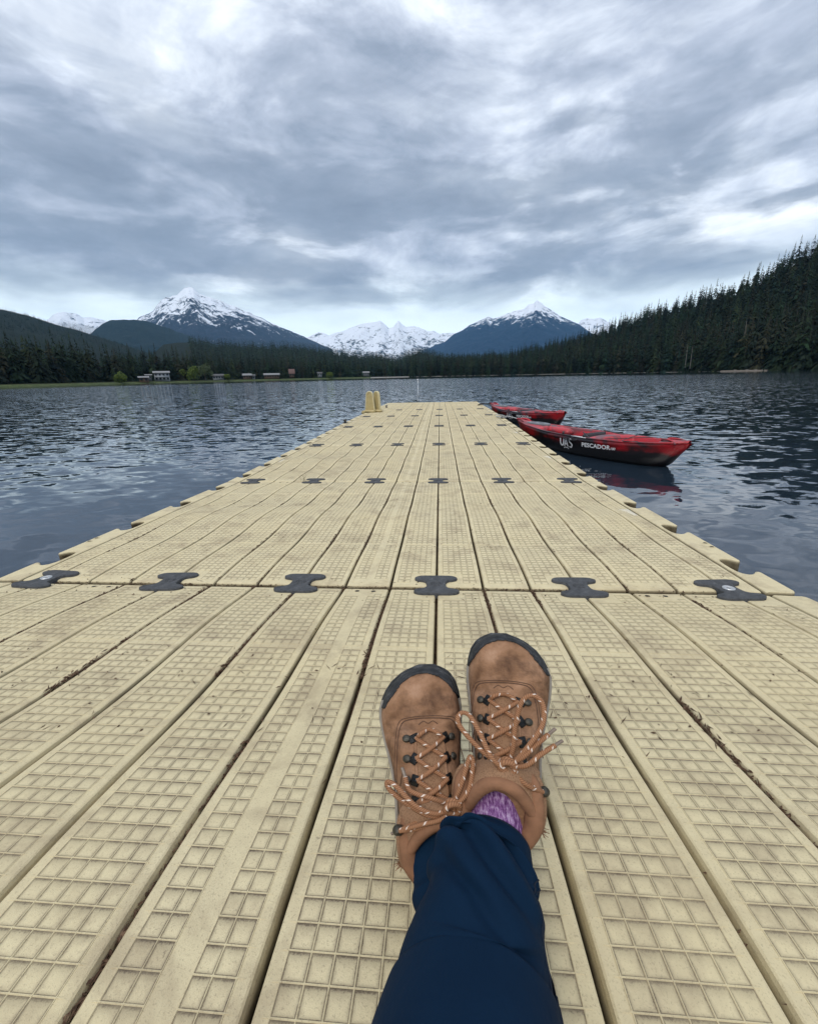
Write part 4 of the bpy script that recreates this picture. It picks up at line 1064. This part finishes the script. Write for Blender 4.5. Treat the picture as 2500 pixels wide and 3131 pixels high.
# mooring ropes: loose coils on the dock edge
def coil(c, r, n, label, mat, seed, tail):
    r_ = np.random.default_rng(seed); pts = []
    for k in range(n*14):
        a = k/14*2*math.pi; rr = r*(1+.25*math.sin(a*.37+seed))
        pts.append((c[0]+rr*math.cos(a)+r_.normal(0, .003), c[1]+rr*math.sin(a)*1.2+r_.normal(0, .003), c[2]+.01+.06*abs(math.sin(a*.5+seed))*(1 if k % 28 < 14 else .4)+.002*k/14))
    pts += [tuple(p) for p in tail]
    b = MB(); b.tube(pts, .008, 6, smooth_n=2); o = b.build('mooring_rope', mat); tag(o, label, 'rope'); return o
coil((1.43, 8.28, -.066), .085, 3, 'loose grey rope coil on the dock edge at the nearer kayak tip', M_ROPE, 3, [(1.55, 8.15, -.02), (1.68, 7.85, -.04), (1.74, 7.62, -.05)])
coil((1.42, 12.30, -.10), .07, 3, 'dark coil of mooring rope at the tip of the farther kayak', M_BLACKPL, 5, [(1.53, 12.2, -.03), (1.66, 12.05, -.03), (1.72, 11.95, -.05)])
cleat((1.45, 8.28, -.062), R(80), 'black cleat under the grey rope coil on the right edge of the dock', 1.)
# ------------------------------------------------------------------ person: crossed legs and hiking boots
mt, nt = new_mat('brown_nubuck'); oc = objc(nt)
n1 = noise(nt, oc, 28., 5, .6, .3); n2 = noise(nt, oc, 400., 3, .7); n3 = noise(nt, mapping(nt, oc, (1, 1, 2), loc=(2, 1, 5)), 24., 6, .7)
cc = ramp(nt, n1, [(.30, (.14, .070, .036)), (.45, (.25, .132, .070)), (.58, (.32, .175, .098)), (.75, (.42, .25, .155))])
cc = mixc(nt, ramp(nt, n3, [(.50, 0.), (.68, .70)]), cc, (.080, .042, .026))
finish(nt, cc, .88, mth(nt, 'ADD', mth(nt, 'MULTIPLY', n2, .5), mth(nt, 'MULTIPLY', n1, 2.4)), .8, .0022, .2); M_NUB = mt
mt, nt = new_mat('tan_lining'); oc = objc(nt)
vw = nd(nt, 'ShaderNodeTexVoronoi', {'Vector': mapping(nt, oc, (1, .55, 1)), 'Scale': 620.}).outputs[0]
cc = mixc(nt, ramp(nt, vw, [(.1, 0.), (.5, 1.)]), (.17, .088, .046), (.29, .165, .092)); finish(nt, cc, .9, vw, -.7, .0012, .2); M_LIN = mt
M_PAD = simple('orange_brown_padding', (.25, .125, .068), .9, .18, 60., .4, .001, .15)
mt, nt = new_mat('scuffed_rubber'); oc = objc(nt)
n1 = noise(nt, oc, 70., 6, .75); cc = ramp(nt, n1, [(.35, (.012, .0125, .013)), (.55, (.034, .035, .037)), (.74, (.12, .12, .12))])
finish(nt, cc, .75, n1, .5, .001, .3); M_RUBB = mt
mt, nt = new_mat('flecked_lace'); uvn = nd(nt, 'ShaderNodeUVMap').outputs[0]
s_ = nd(nt, 'ShaderNodeSeparateXYZ', {0: uvn}); uu, vv_ = s_.outputs[0], s_.outputs[1]
tw = mth(nt, 'ADD', mth(nt, 'MULTIPLY', uu, 85.), mth(nt, 'MULTIPLY', vv_, 1.))
fl = mth(nt, 'LESS_THAN', mth(nt, 'FRACT', tw), .16); fl2 = mth(nt, 'LESS_THAN', mth(nt, 'FRACT', mth(nt, 'ADD', mth(nt, 'MULTIPLY', vv_, 2.), mth(nt, 'MULTIPLY', uu, 40.))), .36)
fleck = mth(nt, 'MULTIPLY', fl, fl2)
br = mth(nt, 'FRACT', mth(nt, 'ADD', mth(nt, 'MULTIPLY', uu, 420.), mth(nt, 'MULTIPLY', vv_, 3.)))
cc = mixc(nt, fleck, mixc(nt, br, (.16, .068, .032), (.42, .21, .105)), (.74, .62, .52)); finish(nt, cc, .8, br, .5, .0006, .2); M_LACE = mt
M_BRONZE = simple('dark_bronze', (.07, .062, .048), .35, .25, 300., Metallic=.7); M_HOOK = simple('black_metal', (.012, .012, .012), .35, .2, 300., Metallic=.5)
M_STITCH = simple('brown_stitching', (.10, .05, .028), .9, .2, 200.)  # dark brown thread of the boot seams
mt, nt = new_mat('purple_knit'); oc = objc(nt)
n1 = noise(nt, mapping(nt, oc, (3, .8, 1)), 160., 3, .7); cc = ramp(nt, n1, [(.36, (.10, .035, .12)), (.50, (.25, .11, .28)), (.66, (.52, .38, .55))]); finish(nt, cc, .95, n1, .6, .001, .1); M_SOCK = mt
mt, nt = new_mat('navy_cloth'); oc = objc(nt)
n1 = noise(nt, oc, 6., 4, .5); n2 = noise(nt, oc, 900., 2, .6); cc = ramp(nt, n1, [(.3, (.0010, .0105, .028)), (.7, (.0024, .0175, .043))])
n4 = noise(nt, mapping(nt, oc, (1.4, .8, 1), rot=(0, 0, .5)), 34., 4, .6, .6)
finish(nt, cc, .85, mth(nt, 'ADD', mth(nt, 'MULTIPLY', n2, .1), n4), .35, .0035, .12); M_NAVY = mt

def eval_mods(o, *mods):
    for typ, kw in mods:
        md = o.modifiers.new(typ.lower(), typ)
        for k, v in kw.items(): setattr(md, k, v)
    bpy.context.view_layer.update()
    me = bpy.data.meshes.new_from_object(o.evaluated_get(bpy.context.evaluated_depsgraph_get())); bpy.data.objects.remove(o)
    return me
SY = [0., .006, .015, .03, .06, .09, .12, .15, .18, .205, .225, .245, .262, .275, .283, .287]
SW = [.012, .022, .028, .034, .0385, .039, .0400, .044, .0490, .0530, .0535, .0490, .0415, .0310, .0190, .007]
SCX = [0, 0, 0, 0, 0, .0, .001, .003, .005, .006, .006, .004, .001, -.002, -.004, -.005]
SH = [.04, .05, .058, .066, .080, .100, .108, .099, .087, .076, .070, .0665, .0620, .054, .044, .028]
def boot_shape(side):
    b = MB(); rows = []
    for y in np.concatenate([np.linspace(0, .25, 44), np.linspace(.254, .287, 16)]):
        w_ = np.interp(y, SY, SW); cx = np.interp(y, SY, SCX)*side; h = np.interp(y, SY, SH); ring = []
        for a in np.linspace(0, math.pi, 17):
            ca, sa = math.cos(a), math.sin(a)
            ex = .72 if y > .13 else .85
            ring.append((cx+w_*np.sign(ca)*abs(ca)**.62, y, .012+(h-.012)*sa**ex))
        for xx in (-.6, 0, .6): ring.append((cx+w_*xx, y, .010))
        rows.append(ring)
    V = np.array(rows); n, m_ = V.shape[:2]
    b.add(V.reshape(-1, 3), grid_faces(n, m_, True)[:, ::-1])
    for e, fl_ in ((0, False), (n-1, True)):
        c = V[e].mean(0); VV = np.vstack([V[e], c]); j = np.arange(m_); f = np.stack([j, (j+1) % m_, np.full(m_, m_)], -1)
        b.add(VV, f if not fl_ else f[:, ::-1])
    # ankle shaft
    rows = []
    for z, yc, ry, rx in ((.02, .066, .052, .032), (.04, .068, .052, .036), (.06, .070, .053, .038), (.08-.004*(side < 0), .070, .053, .040), (.097-.012*(side < 0), .070, .050, .0425), (.107-.014*(side < 0), .070, .049, .043), (.110-.014*(side < 0), .070, .040, .030)):
        rows.append([(rx*math.cos(a)-side*.012*z/.13, yc+ry*math.sin(a), z) for a in np.linspace(0, 2*math.pi, 28)[:-1]])
    V = np.array(rows); n, m_ = V.shape[:2]; b.add(V.reshape(-1, 3), grid_faces(n, m_, True))
    for e, fl_ in ((0, True), (n-1, False)):
        c = V[e].mean(0); VV = np.vstack([V[e], c]); j = np.arange(m_); f = np.stack([j, (j+1) % m_, np.full(m_, m_)], -1); b.add(VV, f if not fl_ else f[:, ::-1])
    o = b.build('tmp', [])
    me = eval_mods(o, ('REMESH', dict(mode='VOXEL', voxel_size=.0024)), ('SMOOTH', dict(factor=.6, iterations=9)))
    me.polygons.foreach_set('use_smooth', np.ones(len(me.polygons), bool))
    return me
def make_boot(side, M4, person, label, bow):
    root = empty('hiking_boot', mat=M4); root.parent = person; root['label'] = label
    me = boot_shape(side); nV = len(me.vertices)
    co = np.empty(nV*3); me.vertices.foreach_get('co', co); co = co.reshape(-1, 3)
    # wrinkles where the toe box flexes, soft dents
    no = np.empty(nV*3); me.vertices.foreach_get('normal', no); no = no.reshape(-1, 3)
    d = np.zeros(nV)
    for yc, am, ph in ((.210, .0013, .0), (.220, .0010, 1.), (.198, .0009, 2.)):
        yy = yc+.006*np.sin(co[:, 0]*60+ph+side)
        d -= am*np.exp(-((co[:, 1]-yy)/.0028)**2)*np.clip((co[:, 2]-.03)/.03, 0, 1)
    d += .0016*vnoise(co, 38., side*3.)
    d += .0024*vnoise(co, 75., side*5.)*np.clip((.10-co[:, 1])/.05, 0, 1)
    co += no*d[:, None]; me.vertices.foreach_set('co', co.ravel()); me.update()
    up = link('upper', me, root, [M_NUB])
    bvh = BVHTree.FromPolygons([Vector(c) for c in co], [tuple(p.vertices) for p in me.polygons])
    def Pp(x, y, off=.0, fb=.07):
        hit = bvh.ray_cast(Vector((x, y, .4)), Vector((0, 0, -1)))
        if hit[0] is None: return np.array([x, y, fb])
        return np.array(hit[0]+hit[1]*off)
    # rubber toe bumper: the upper's own skin near the toe, thickened
    def fcap(c): return c[1] > .226 and math.hypot((c[0]-.002*side)/.0535, (c[1]-.215)/.072) > .865+.13*max(0., (.250-c[1])/.024)
    sel = [p for p in me.polygons if fcap(p.center)]
    idx = {}; V = []; F = []
    for p in sel:
        f = []
        for v in p.vertices:
            if v not in idx: idx[v] = len(V); V.append(co[v]+no[v]*.0020)
            f.append(idx[v])
        F.append(f)
    F4 = np.array([f for f in F if len(f) == 4]); mec = mesh_np('toe_bumper', np.array(V), F4, True)
    o = link('toe_bumper', mec, root, []); mec.materials.append(M_RUBB)
    me2 = eval_mods(o, ('SMOOTH', dict(factor=.5, iterations=3)), ('SOLIDIFY', dict(thickness=.003, offset=-1)))
    link('toe_bumper', me2, root, []) ; me2.polygons.foreach_set('use_smooth', np.ones(len(me2.polygons), bool))
    # sole
    ys_ = np.concatenate([np.linspace(-.004, .25, 20), np.linspace(.257, .291, 10)])
    wf = lambda y: np.interp(y, np.array(SY)*1.021-.003, np.array(SW)+.0035); cf = lambda y: np.interp(y, SY, SCX)*side
    P = [(cf(y)+wf(y), y) for y in ys_]+[(cf(y)-wf(y), y) for y in ys_[::-1]]
    b = MB(); b.prism(P, .0, .026, bev=.004); so_ = b.build('sole', M_RUBB, root, False)
    b = MB()
    pl_ = [(cf(y)+wf(y)*.955, y, .0262) for y in ys_[1:-1]]+[(cf(y)-wf(y)*.955, y, .0262) for y in ys_[1:-1][::-1]]
    b.tube([q_ for q_ in pl_[len(pl_)//2:] if q_[1] < .240]+[q_ for q_ in pl_[:len(pl_)//2] if q_[1] < .240], .0022, 6); b.build('midsole', simple('pale_midsole', (.27, .24, .20), .7, .15, 60.), root)
    # tongue strip in the lacing gap
    rows = []
    for v in np.linspace(0, 1, 22):
        y = .112+.088*v; hw = .0150*math.sqrt(max(0., 1-max(0, (v-.75)/.25)**2))+.001
        rows.append([Pp(hw*u_, y, .0012) for u_ in np.linspace(-1, 1, 9)])
    b = MB(); b.add(np.array(rows).reshape(-1, 3), grid_faces(22, 9)[:, ::-1]); b.build('tongue_strip', M_LIN, root)
    def rim(L, r, name, mat, off=.0, closed=False, sm=4, par=root):
        b = MB(); P = catmull(np.array([p[:2] for p in L]), sm, closed); b.tube([Pp(x, y, off) for x, y in P], r, 6, closed=closed); return b.build(name, mat, par)
    sk = side*.002
    rim([(-.0165, .108), (-.0172, .15), (-.0165, .185), (-.010, .199), (0, .2025), (.010, .199), (.0165, .185), (.0172, .15), (.0165, .108)], .0019, 'eyestay_edge', M_NUB, .0006)
    for o_, rr in ((0, .0008), (.0028, .0006)):
        rim([(-.040-o_, .118), (-.040-o_, .150), (-.038-o_, .190), (-.033-o_, .2085+o_), (-.022, .214+o_), (0, .2155+o_), (.022, .214+o_), (.033+o_, .2085+o_), (.038+o_, .190), (.040+o_, .150), (.040+o_, .118)], rr, 'seam', M_STITCH, .0001)
    rim([(-.012, .207), (-.006, .2115), (0, .2085), (.006, .2115), (.012, .207)], .0006, 'seam', M_STITCH, .0001)
    # hooks
    EY = [.190, .166, .142, .119]
    def eyelet(x, y):
        sg = 1 if x > 0 else -1
        p = Pp(x, y, .0012); pn_ = bvh.ray_cast(Vector((x, y, .4)), Vector((0, 0, -1)))[1] or Vector((0, 0, 1))
        Mr = np.array(Vector(pn_).to_track_quat('Z', 'Y').to_matrix())
        hk = MB(); hk.lathe([(.0001, .0030), (.0034, .0026), (.0050, .0014), (.0053, 0)], c=p, sides=14, M=Mr); hr = hk.build('hook', M_BRONZE, root)
        q = Pp(x-sg*.0085, y, .0022); b = MB(); b.box(q, (.0135, .0105, .0026), M=Mr, bev=.0008)
        e_ = Pp(x-sg*.0120, y, .0030); b.tube([e_+np.array([sg*.002, -.0045, 0]), e_+np.array([-sg*.0016, -.0032, .001]), e_+np.array([-sg*.0022, 0, .0015]), e_+np.array([-sg*.0016, .0032, .001]), e_+np.array([sg*.002, .0045, 0])], .0010, 5, smooth_n=3)
        b.box(q+Mr @ np.array([-sg*.0, 0, .0022]), (.0022, .0080, .0022), M=Mr, bev=.0006)
        b.build('bracket', M_HOOK, hr)
        return Pp(x-sg*.0135, y, .0042)
    EL = [eyelet(-.0275, y) for y in EY]; ER = [eyelet(.0275, y) for y in EY]
    lr = .0029
    def lace(pts, name='lace', sm=5):
        b = MB(); b.tube(pts, lr, 8, smooth_n=sm); return b.build(name, M_LACE, root)
    up3 = lambda p, dz=.004: p+np.array([0, 0, dz])
    mid = lambda a, c, dz: (a+c)/2+np.array([0, 0, dz])
    lace([up3(EL[0], -.001), EL[0]+np.array([.004, .006, .004]), Pp(0, EY[0]+.009, .004), ER[0]+np.array([-.004, .006, .004]), up3(ER[0], -.001)])
    for i in range(3):
        lace([EL[i]-np.array([.003, 0, .001]), mid(EL[i], ER[i+1], .0025), ER[i+1]+np.array([.003, 0, -.001])])
        lace([ER[i]+np.array([.003, 0, -.001]), mid(ER[i], EL[i+1], .0058), EL[i+1]-np.array([.003, 0, .001])])
    # ankle hooks
    hooks = []
    for sg in (-1, 1):
        p = np.array([sg*.040, .088, .106]); b = MB(); b.lathe([(.0001, .005), (.004, .0045), (.0062, .002), (.0062, -.003)], c=p, sides=14, M=np.array(Vector((sg*.8, .3, .6)).to_track_quat('Z', 'Y').to_matrix())); b.build('ankle_hook', M_BRONZE, root); hooks.append(p+np.array([-sg*.002, .001, .005]))
    K = Pp(bow['k'][0], bow['k'][1], .007)+np.array([0, .0, .008]); kx, ky, kz = K
    lace([EL[3]-np.array([.003, 0, 0]), (EL[3]+K)/2+np.array([0, .004, .003]), K]); lace([ER[3]+np.array([.003, 0, 0]), (ER[3]+K)/2+np.array([0, .004, .003]), K])
    lace([EL[3], (EL[3]+hooks[1])/2+np.array([0, 0, .010]), hooks[1]]); lace([ER[3], (ER[3]+hooks[0])/2+np.array([0, 0, .007]), hooks[0]])
    for h_ in hooks: lace([h_, (h_+K)/2+np.array([0, -.004, .010]), K])
    # knot
    b = MB(); b.tube([K+np.array([0, 0, .003])+1.25*np.array(q) for q in [(-.006, 0, 0), (-.002, .006, .003), (.005, .004, .004), (.006, -.004, .002), (0, -.006, .004), (-.006, -.002, .006), (-.003, .004, .008), (.005, .003, .006), (.006, -.003, .002)]], .0036, 8, smooth_n=5)
    b.build('knot', M_LACE, root)
    for L in bow['loops']: lace([K+np.array(q) for q in L], 'lace_loop', 6)
    for L in bow['ends']:
        e1 = lace([K+np.array(q) for q in L], 'lace_end', 6)
        a, c = np.array(L[-2]), np.array(L[-1]); dd = (c-a)/np.linalg.norm(c-a); b = MB(); b.tube([K+c, K+c+dd*.011], .0021, 7); b.build('aglet', simple('clear_aglet', (.20, .15, .11), .3, .1, 80.), e1)
    # padded tongue top with a rolled lip
    def tp(u_, v): return np.array([-side*.007*v+.037*u_*(1-.10*v*abs(u_)), .124-.020*v-.034*u_*u_*(.6+.4*v)+.004*math.sin(v*3), (.088)+(.044 if side > 0 else .034)*v-.016*u_*u_*v+.014*math.sin(v*math.pi)*(1-u_*u_)])
    rows = [[tp(u_, v) for u_ in np.linspace(-1, 1, 19)] for v in np.linspace(0, 1, 11)]
    b = MB(); b.add(np.array(rows).reshape(-1, 3), grid_faces(11, 19)); tg = b.build('tongue', M_LIN, root)
    tg2 = eval_mods(tg, ('SOLIDIFY', dict(thickness=.009, offset=0)), ('SUBSURF', dict(levels=1)))
    tg = link('tongue', tg2, root, []); tg2.polygons.foreach_set('use_smooth', np.ones(len(tg2.polygons), bool))
    b = MB(); b.tube([tp(u_, 1.02)+np.array([0, -.0035, .0]) for u_ in np.linspace(-1, 1, 25)], [.0060, .0085, .0090, .0085, .0060], 10); b.build('tongue_lip', M_PAD, tg)
    b = MB(); rows = [[tp(u_*.62, v)+np.array([0, .003, .0058]) for u_ in np.linspace(-1, 1, 9)] for v in (.08, .22, .36)]
    b.add(np.array(rows).reshape(-1, 3), grid_faces(3, 9)); lb = b.build('tongue_tab', M_NUB, root)
    # padded collar rolls round the ankle opening
    for nm, k, rr, zz in (('collar_pad', 1.0, .0105, .0), ('collar_pad', 1.13, .0085, -.010)):
        zz -= .013*(side < 0)
        pts = [(-.033*k, .106, .103+zz), (-.0375*k, .094, .109+zz), (-.0385*k, .070, .112+zz), (-.034*k, .044, .110+zz), (-.019*k, .028-.008*(k-1)*8, .111+zz), (0, .023-.01*(k-1)*6, .112+zz)]
        pts = pts+[(-x, y, z) for x, y, z in pts[:-1][::-1]]; pts = [(x-side*.0095, y, z) for x, y, z in pts]
        b = MB(); b.tube(pts, [rr*.5, rr*.9, rr, rr*.9, rr*.9, rr*.9, rr, rr*.9, rr*.5], 10, smooth_n=5); b.build(nm, M_PAD if k == 1.0 else M_LIN, root)
    # frayed suede flap edges beside the ankle
    r_ = np.random.default_rng(11 if side > 0 else 12)
    b = MB()
    for sg in (-1, 1):
        for q in range(60):
            t = r_.uniform(0, 1); p = np.array([sg*(.0425+.003*math.sin(t*9))-side*.008, .085-.062*t, .086-.03*t]); d_ = np.array([sg*r_.uniform(.2, 1.), r_.normal(-.5, .5), r_.normal(.2, .5)]); d_ /= np.linalg.norm(d_); L_ = r_.uniform(.003, .010)
            b.tube([p, p+d_*L_*.5, p+d_*L_+r_.normal(0, .001, 3)], [.0007, .0005, .0002], 4)
    b.build('frayed_edge', M_PAD, root)
    for sg in (-1, 1):
        b = MB(); b.tube([(sg*.040-side*.008, .102, .078), (sg*.0445-side*.009, .086, .086), (sg*.0445-side*.009, .062, .086), (sg*.041-side*.008, .038, .078), (sg*.030-side*.005, .020, .060)], [.003, .0045, .005, .005, .003], 7, smooth_n=4); b.build('flap', M_NUB, root)
    rim([(-.033, .150), (-.036, .13), (-.036, .112)], .0008, 'seam', M_STITCH, .0002)
    return root
QY = .83
def bframe(H, th, yw, rl, s):
    Yv = np.array([0, math.cos(th), math.sin(th)]); Zv = np.array([0, -math.sin(th), math.cos(th)]); Xv = np.cross(Yv, Zv)
    c, q = math.cos(yw), math.sin(yw); Yv, Xv = c*Yv+q*Xv, c*Xv-q*Yv
    c, q = math.cos(rl), math.sin(rl); Xv, Zv = c*Xv+q*Zv, c*Zv-q*Xv
    m = Matrix.Identity(4)
    for i in range(3): m[i][0], m[i][1], m[i][2], m[i][3] = Xv[i]*s, Yv[i]*s*QY, Zv[i]*s, H[i]
    return m
def toe_to(px, py, depth, th, yw, rl, s):
    """boot matrix whose toe tip stands on the given sight line"""
    m = bframe((0, 0, 0), th, yw, rl, s); t = m @ Vector((0, .287, .035)); p = at_depth(px, py, depth)
    return bframe(np.array(p)-np.array(t), th, yw, rl, s)
BS = 1.02
person = empty('person', (.25, -.45, deck_z(-.45)))
tag(person, 'seated person with crossed legs in navy trousers, purple socks and brown hiking boots', 'person')
inv = person.matrix_world.inverted() if False else Matrix.Translation(-Vector(person.location))
ML = toe_to(1296, 2040, .592, R(53), R(-3), R(-6), BS)
MR = toe_to(1534, 1942, .590, R(53), R(0.5), R(9), BS)
bowL = dict(k=(.016, .118), loops=[[(0, 0, 0), (-.020, -.008, .010), (-.045, .004, .008), (-.066, .020, .002), (-.070, .030, .0), (-.060, .026, .005), (-.040, .006, .013), (-.018, -.004, .012), (0, 0, .004)],
                                  [(0, 0, 0), (.008, .020, .010), (.018, .045, .006), (.024, .056, .0), (.026, .048, .003), (.018, .020, .012), (.002, .0, .006)]],
            ends=[[(0, 0, 0), (-.02, .012, .012), (-.045, .020, .004), (-.050, .035, .0)], [(0, 0, 0), (-.012, -.010, .012), (-.035, -.016, .010), (-.058, -.030, -.010)]])
bowR = dict(k=(.002, .118), loops=[[(0, 0, 0), (-.016, .008, .012), (-.036, .026, .014), (-.052, .046, .010), (-.050, .058, .006), (-.040, .056, .006), (-.028, .036, .012), (-.016, .010, .016), (0, -.006, .008)],
                                  [(0, 0, 0), (.006, .020, .010), (.010, .050, .012), (.018, .078, .012), (.030, .086, .010), (.040, .076, .010), (.038, .052, .014), (.022, .026, .016), (.004, .0, .008)]],
            ends=[[(0, 0, 0), (.015, .012, .014), (.030, .028, .013), (.044, .040, .006)], [(0, 0, 0), (.018, .004, .016), (.034, .018, .015), (.050, .028, .006)]])
bl = make_boot(-1, ML, person, 'left brown boot, lower of the two, its toe tilted to the left', bowL)
brt = make_boot(1, MR, person, 'right brown boot, crossed over the other, with big lace loops', bowR)
for o, M4 in ((bl, ML), (brt, MR)): o.matrix_parent_inverse = Matrix.Identity(4); o.matrix_basis = inv @ M4
# socks and trousers
def loft(path, rx, rz, n=24, sides=32, cap=False, disp=None, side_vec=(1, 0, 0)):
    P = catmull(np.array(path), n); k = len(P); tt = np.linspace(0, 1, k)
    RX = np.interp(tt, np.linspace(0, 1, len(rx)), rx); RZ = np.interp(tt, np.linspace(0, 1, len(rz)), rz)
    T = np.gradient(P, axis=0); T /= np.linalg.norm(T, axis=1)[:, None]; S_ = np.array(side_vec)[None]-T*(T@np.array(side_vec))[:, None]; S_ /= np.linalg.norm(S_, axis=1)[:, None]
    U_ = np.cross(S_, T); th = np.linspace(0, 2*math.pi, sides, endpoint=False)
    if U_[0][2] < 0: U_ = -U_
    ct, st = np.cos(th), np.sin(th)
    r1 = np.ones((k, sides)) if disp is None else 1+disp(tt[:, None], th[None])
    V = P[:, None]+S_[:, None]*(RX[:, None]*ct*r1)[..., None]+U_[:, None]*(RZ[:, None]*st*r1)[..., None]
    return V, P
w2l = lambda V: V-np.array(person.location)
def world(M4, p): return np.array(M4 @ Vector(p))
LEGR = [(1508, 2574, .452, 104), (1500, 2612, .440, 122), (1488, 2660, .426, 138), (1474, 2715, .408, 158), (1468, 2800, .390, 180), (1458, 2900, .374, 208), (1448, 3000, .358, 238), (1446, 3130, .338, 278)]
LEGL = [(1350, 2570, .488, 100), (1362, 2650, .466, 106), (1376, 2735, .446, 108), (1392, 2830, .418, 112), (1400, 2950, .392, 118)]
RR = [at_depth(x, y, d) for x, y, d, w_ in LEGR]; RL = [at_depth(x, y, d) for x, y, d, w_ in LEGL]
for M4, nxt, lean in ((ML, RL[:2], .010), (MR, RR[:2], -.010)):
    a = world(M4, (lean, .068, .075)); V, P = loft([a, (a+nxt[0])/2, nxt[0], nxt[1]], [.034, .033, .032, .031], [.036, .033, .031, .030], 8, 36)
    b = MB(); b.add(w2l(V).reshape(-1, 3), grid_faces(V.shape[0], 36, True)); b.build('sock', M_SOCK, person)
def g(x, c, s): return np.exp(-((x-c)/s)**2)
def dispR(t, th):
    # th: 0 = right side, pi/2 = top
    ph = th/math.pi
    c = np.cos(th)        # -1 left side, 1 right side
    # sharp-crested drape folds: position along the leg varies across it
    def fold(t0, k, w, amp, c0, cw_):
        x = t-(t0+k*c); return 2.7*amp*np.where(x < 0, np.exp(-(x/(w*1.7))**2), np.exp(-(x/(w*.75))**2))*np.exp(-((c-c0)/cw_)**2)
    d = fold(.085, -.045, .016, .10, -.75, .7)+fold(.135, .085, .018, .075, .1, .9)-fold(.165, .085, .018, .05, .2, .8)
    d = d+fold(.215, .10, .022, .085, -.1, .8)-fold(.255, .10, .022, .05, .0, .9)+fold(.20, -.05, .018, .07, -.9, .5)
    d = d+fold(.315, .11, .024, .07, -.5, .7)-fold(.35, .12, .025, .05, -.3, .8)+fold(.15, .02, .03, .035, .95, .4)-fold(.215, .0, .014, .03, 1., .35)
    d = d+fold(.42, -.07, .03, .04, .3, .8)+.018*np.sin(t*26+2.2*c)+.022*np.sin(th*3+t*7)
    return d
def dispL(t, th): return .06*np.sin(t*46+2.5*np.cos(th))*g(t, .1, .25)+.04*np.sin(th*2+t*7)
tail = [(.272, .06, .285), (.262, -.16, .345), (.264, -.34, .37), (.285, -.50, .36), (.285, -.66, .37)]
rR = [w_*d/FPX for x, y, d, w_ in LEGR]
VR, _ = loft(RR+tail, rR+[.080, .088, .095, .10, .105], [q*.98 for q in rR]+[.076, .085, .092, .098, .10], 16, 96, disp=dispR)
rL = [w_*d/FPX for x, y, d, w_ in LEGL]
VL, _ = loft(RL+[(.245, .10, .24), (.20, -.14, .30), (.15, -.34, .335), (.155, -.50, .345), (.165, -.66, .36)], rL+[.055, .074, .084, .092, .10], [q*.85 for q in rL]+[.05, .068, .08, .09, .10], 16, 64, disp=dispL)
b = MB()
for V_ in (VR, VL):
    k, s_n = V_.shape[:2]
    inner = V_[:6][::-1]; cen = V_[:6].mean(1)[::-1][:, None]; inner = cen+(inner-cen)*.955
    A = np.concatenate([inner, V_]); b.add(w2l(A).reshape(-1, 3), grid_faces(len(A), s_n, True))
    c = V_[-1].mean(0); VV = np.vstack([V_[-1], c]); j = np.arange(s_n); b.add(w2l(VV), np.stack([j, (j+1) % s_n, np.full(s_n, s_n)], -1))
tr = b.build('trousers', M_NAVY, person)
b = MB()
for V_, q_ in ((VR, 5), (VL, 6)):
    ring = V_[q_]; b.tube(w2l(ring+(ring-ring.mean(0))*.004), .0006, 5, closed=True)
# side seams of the right leg
for ang, off in ((.42, .001), (.16, .001)):
    i = int(ang/(2*math.pi)*72); P = VR[2:, i]; b.tube(w2l(P+(P-VR[2:].mean(1))*.006), .0007, 5)
b.build('seam', simple('dark_seam', (.002, .007, .018), .9), tr)
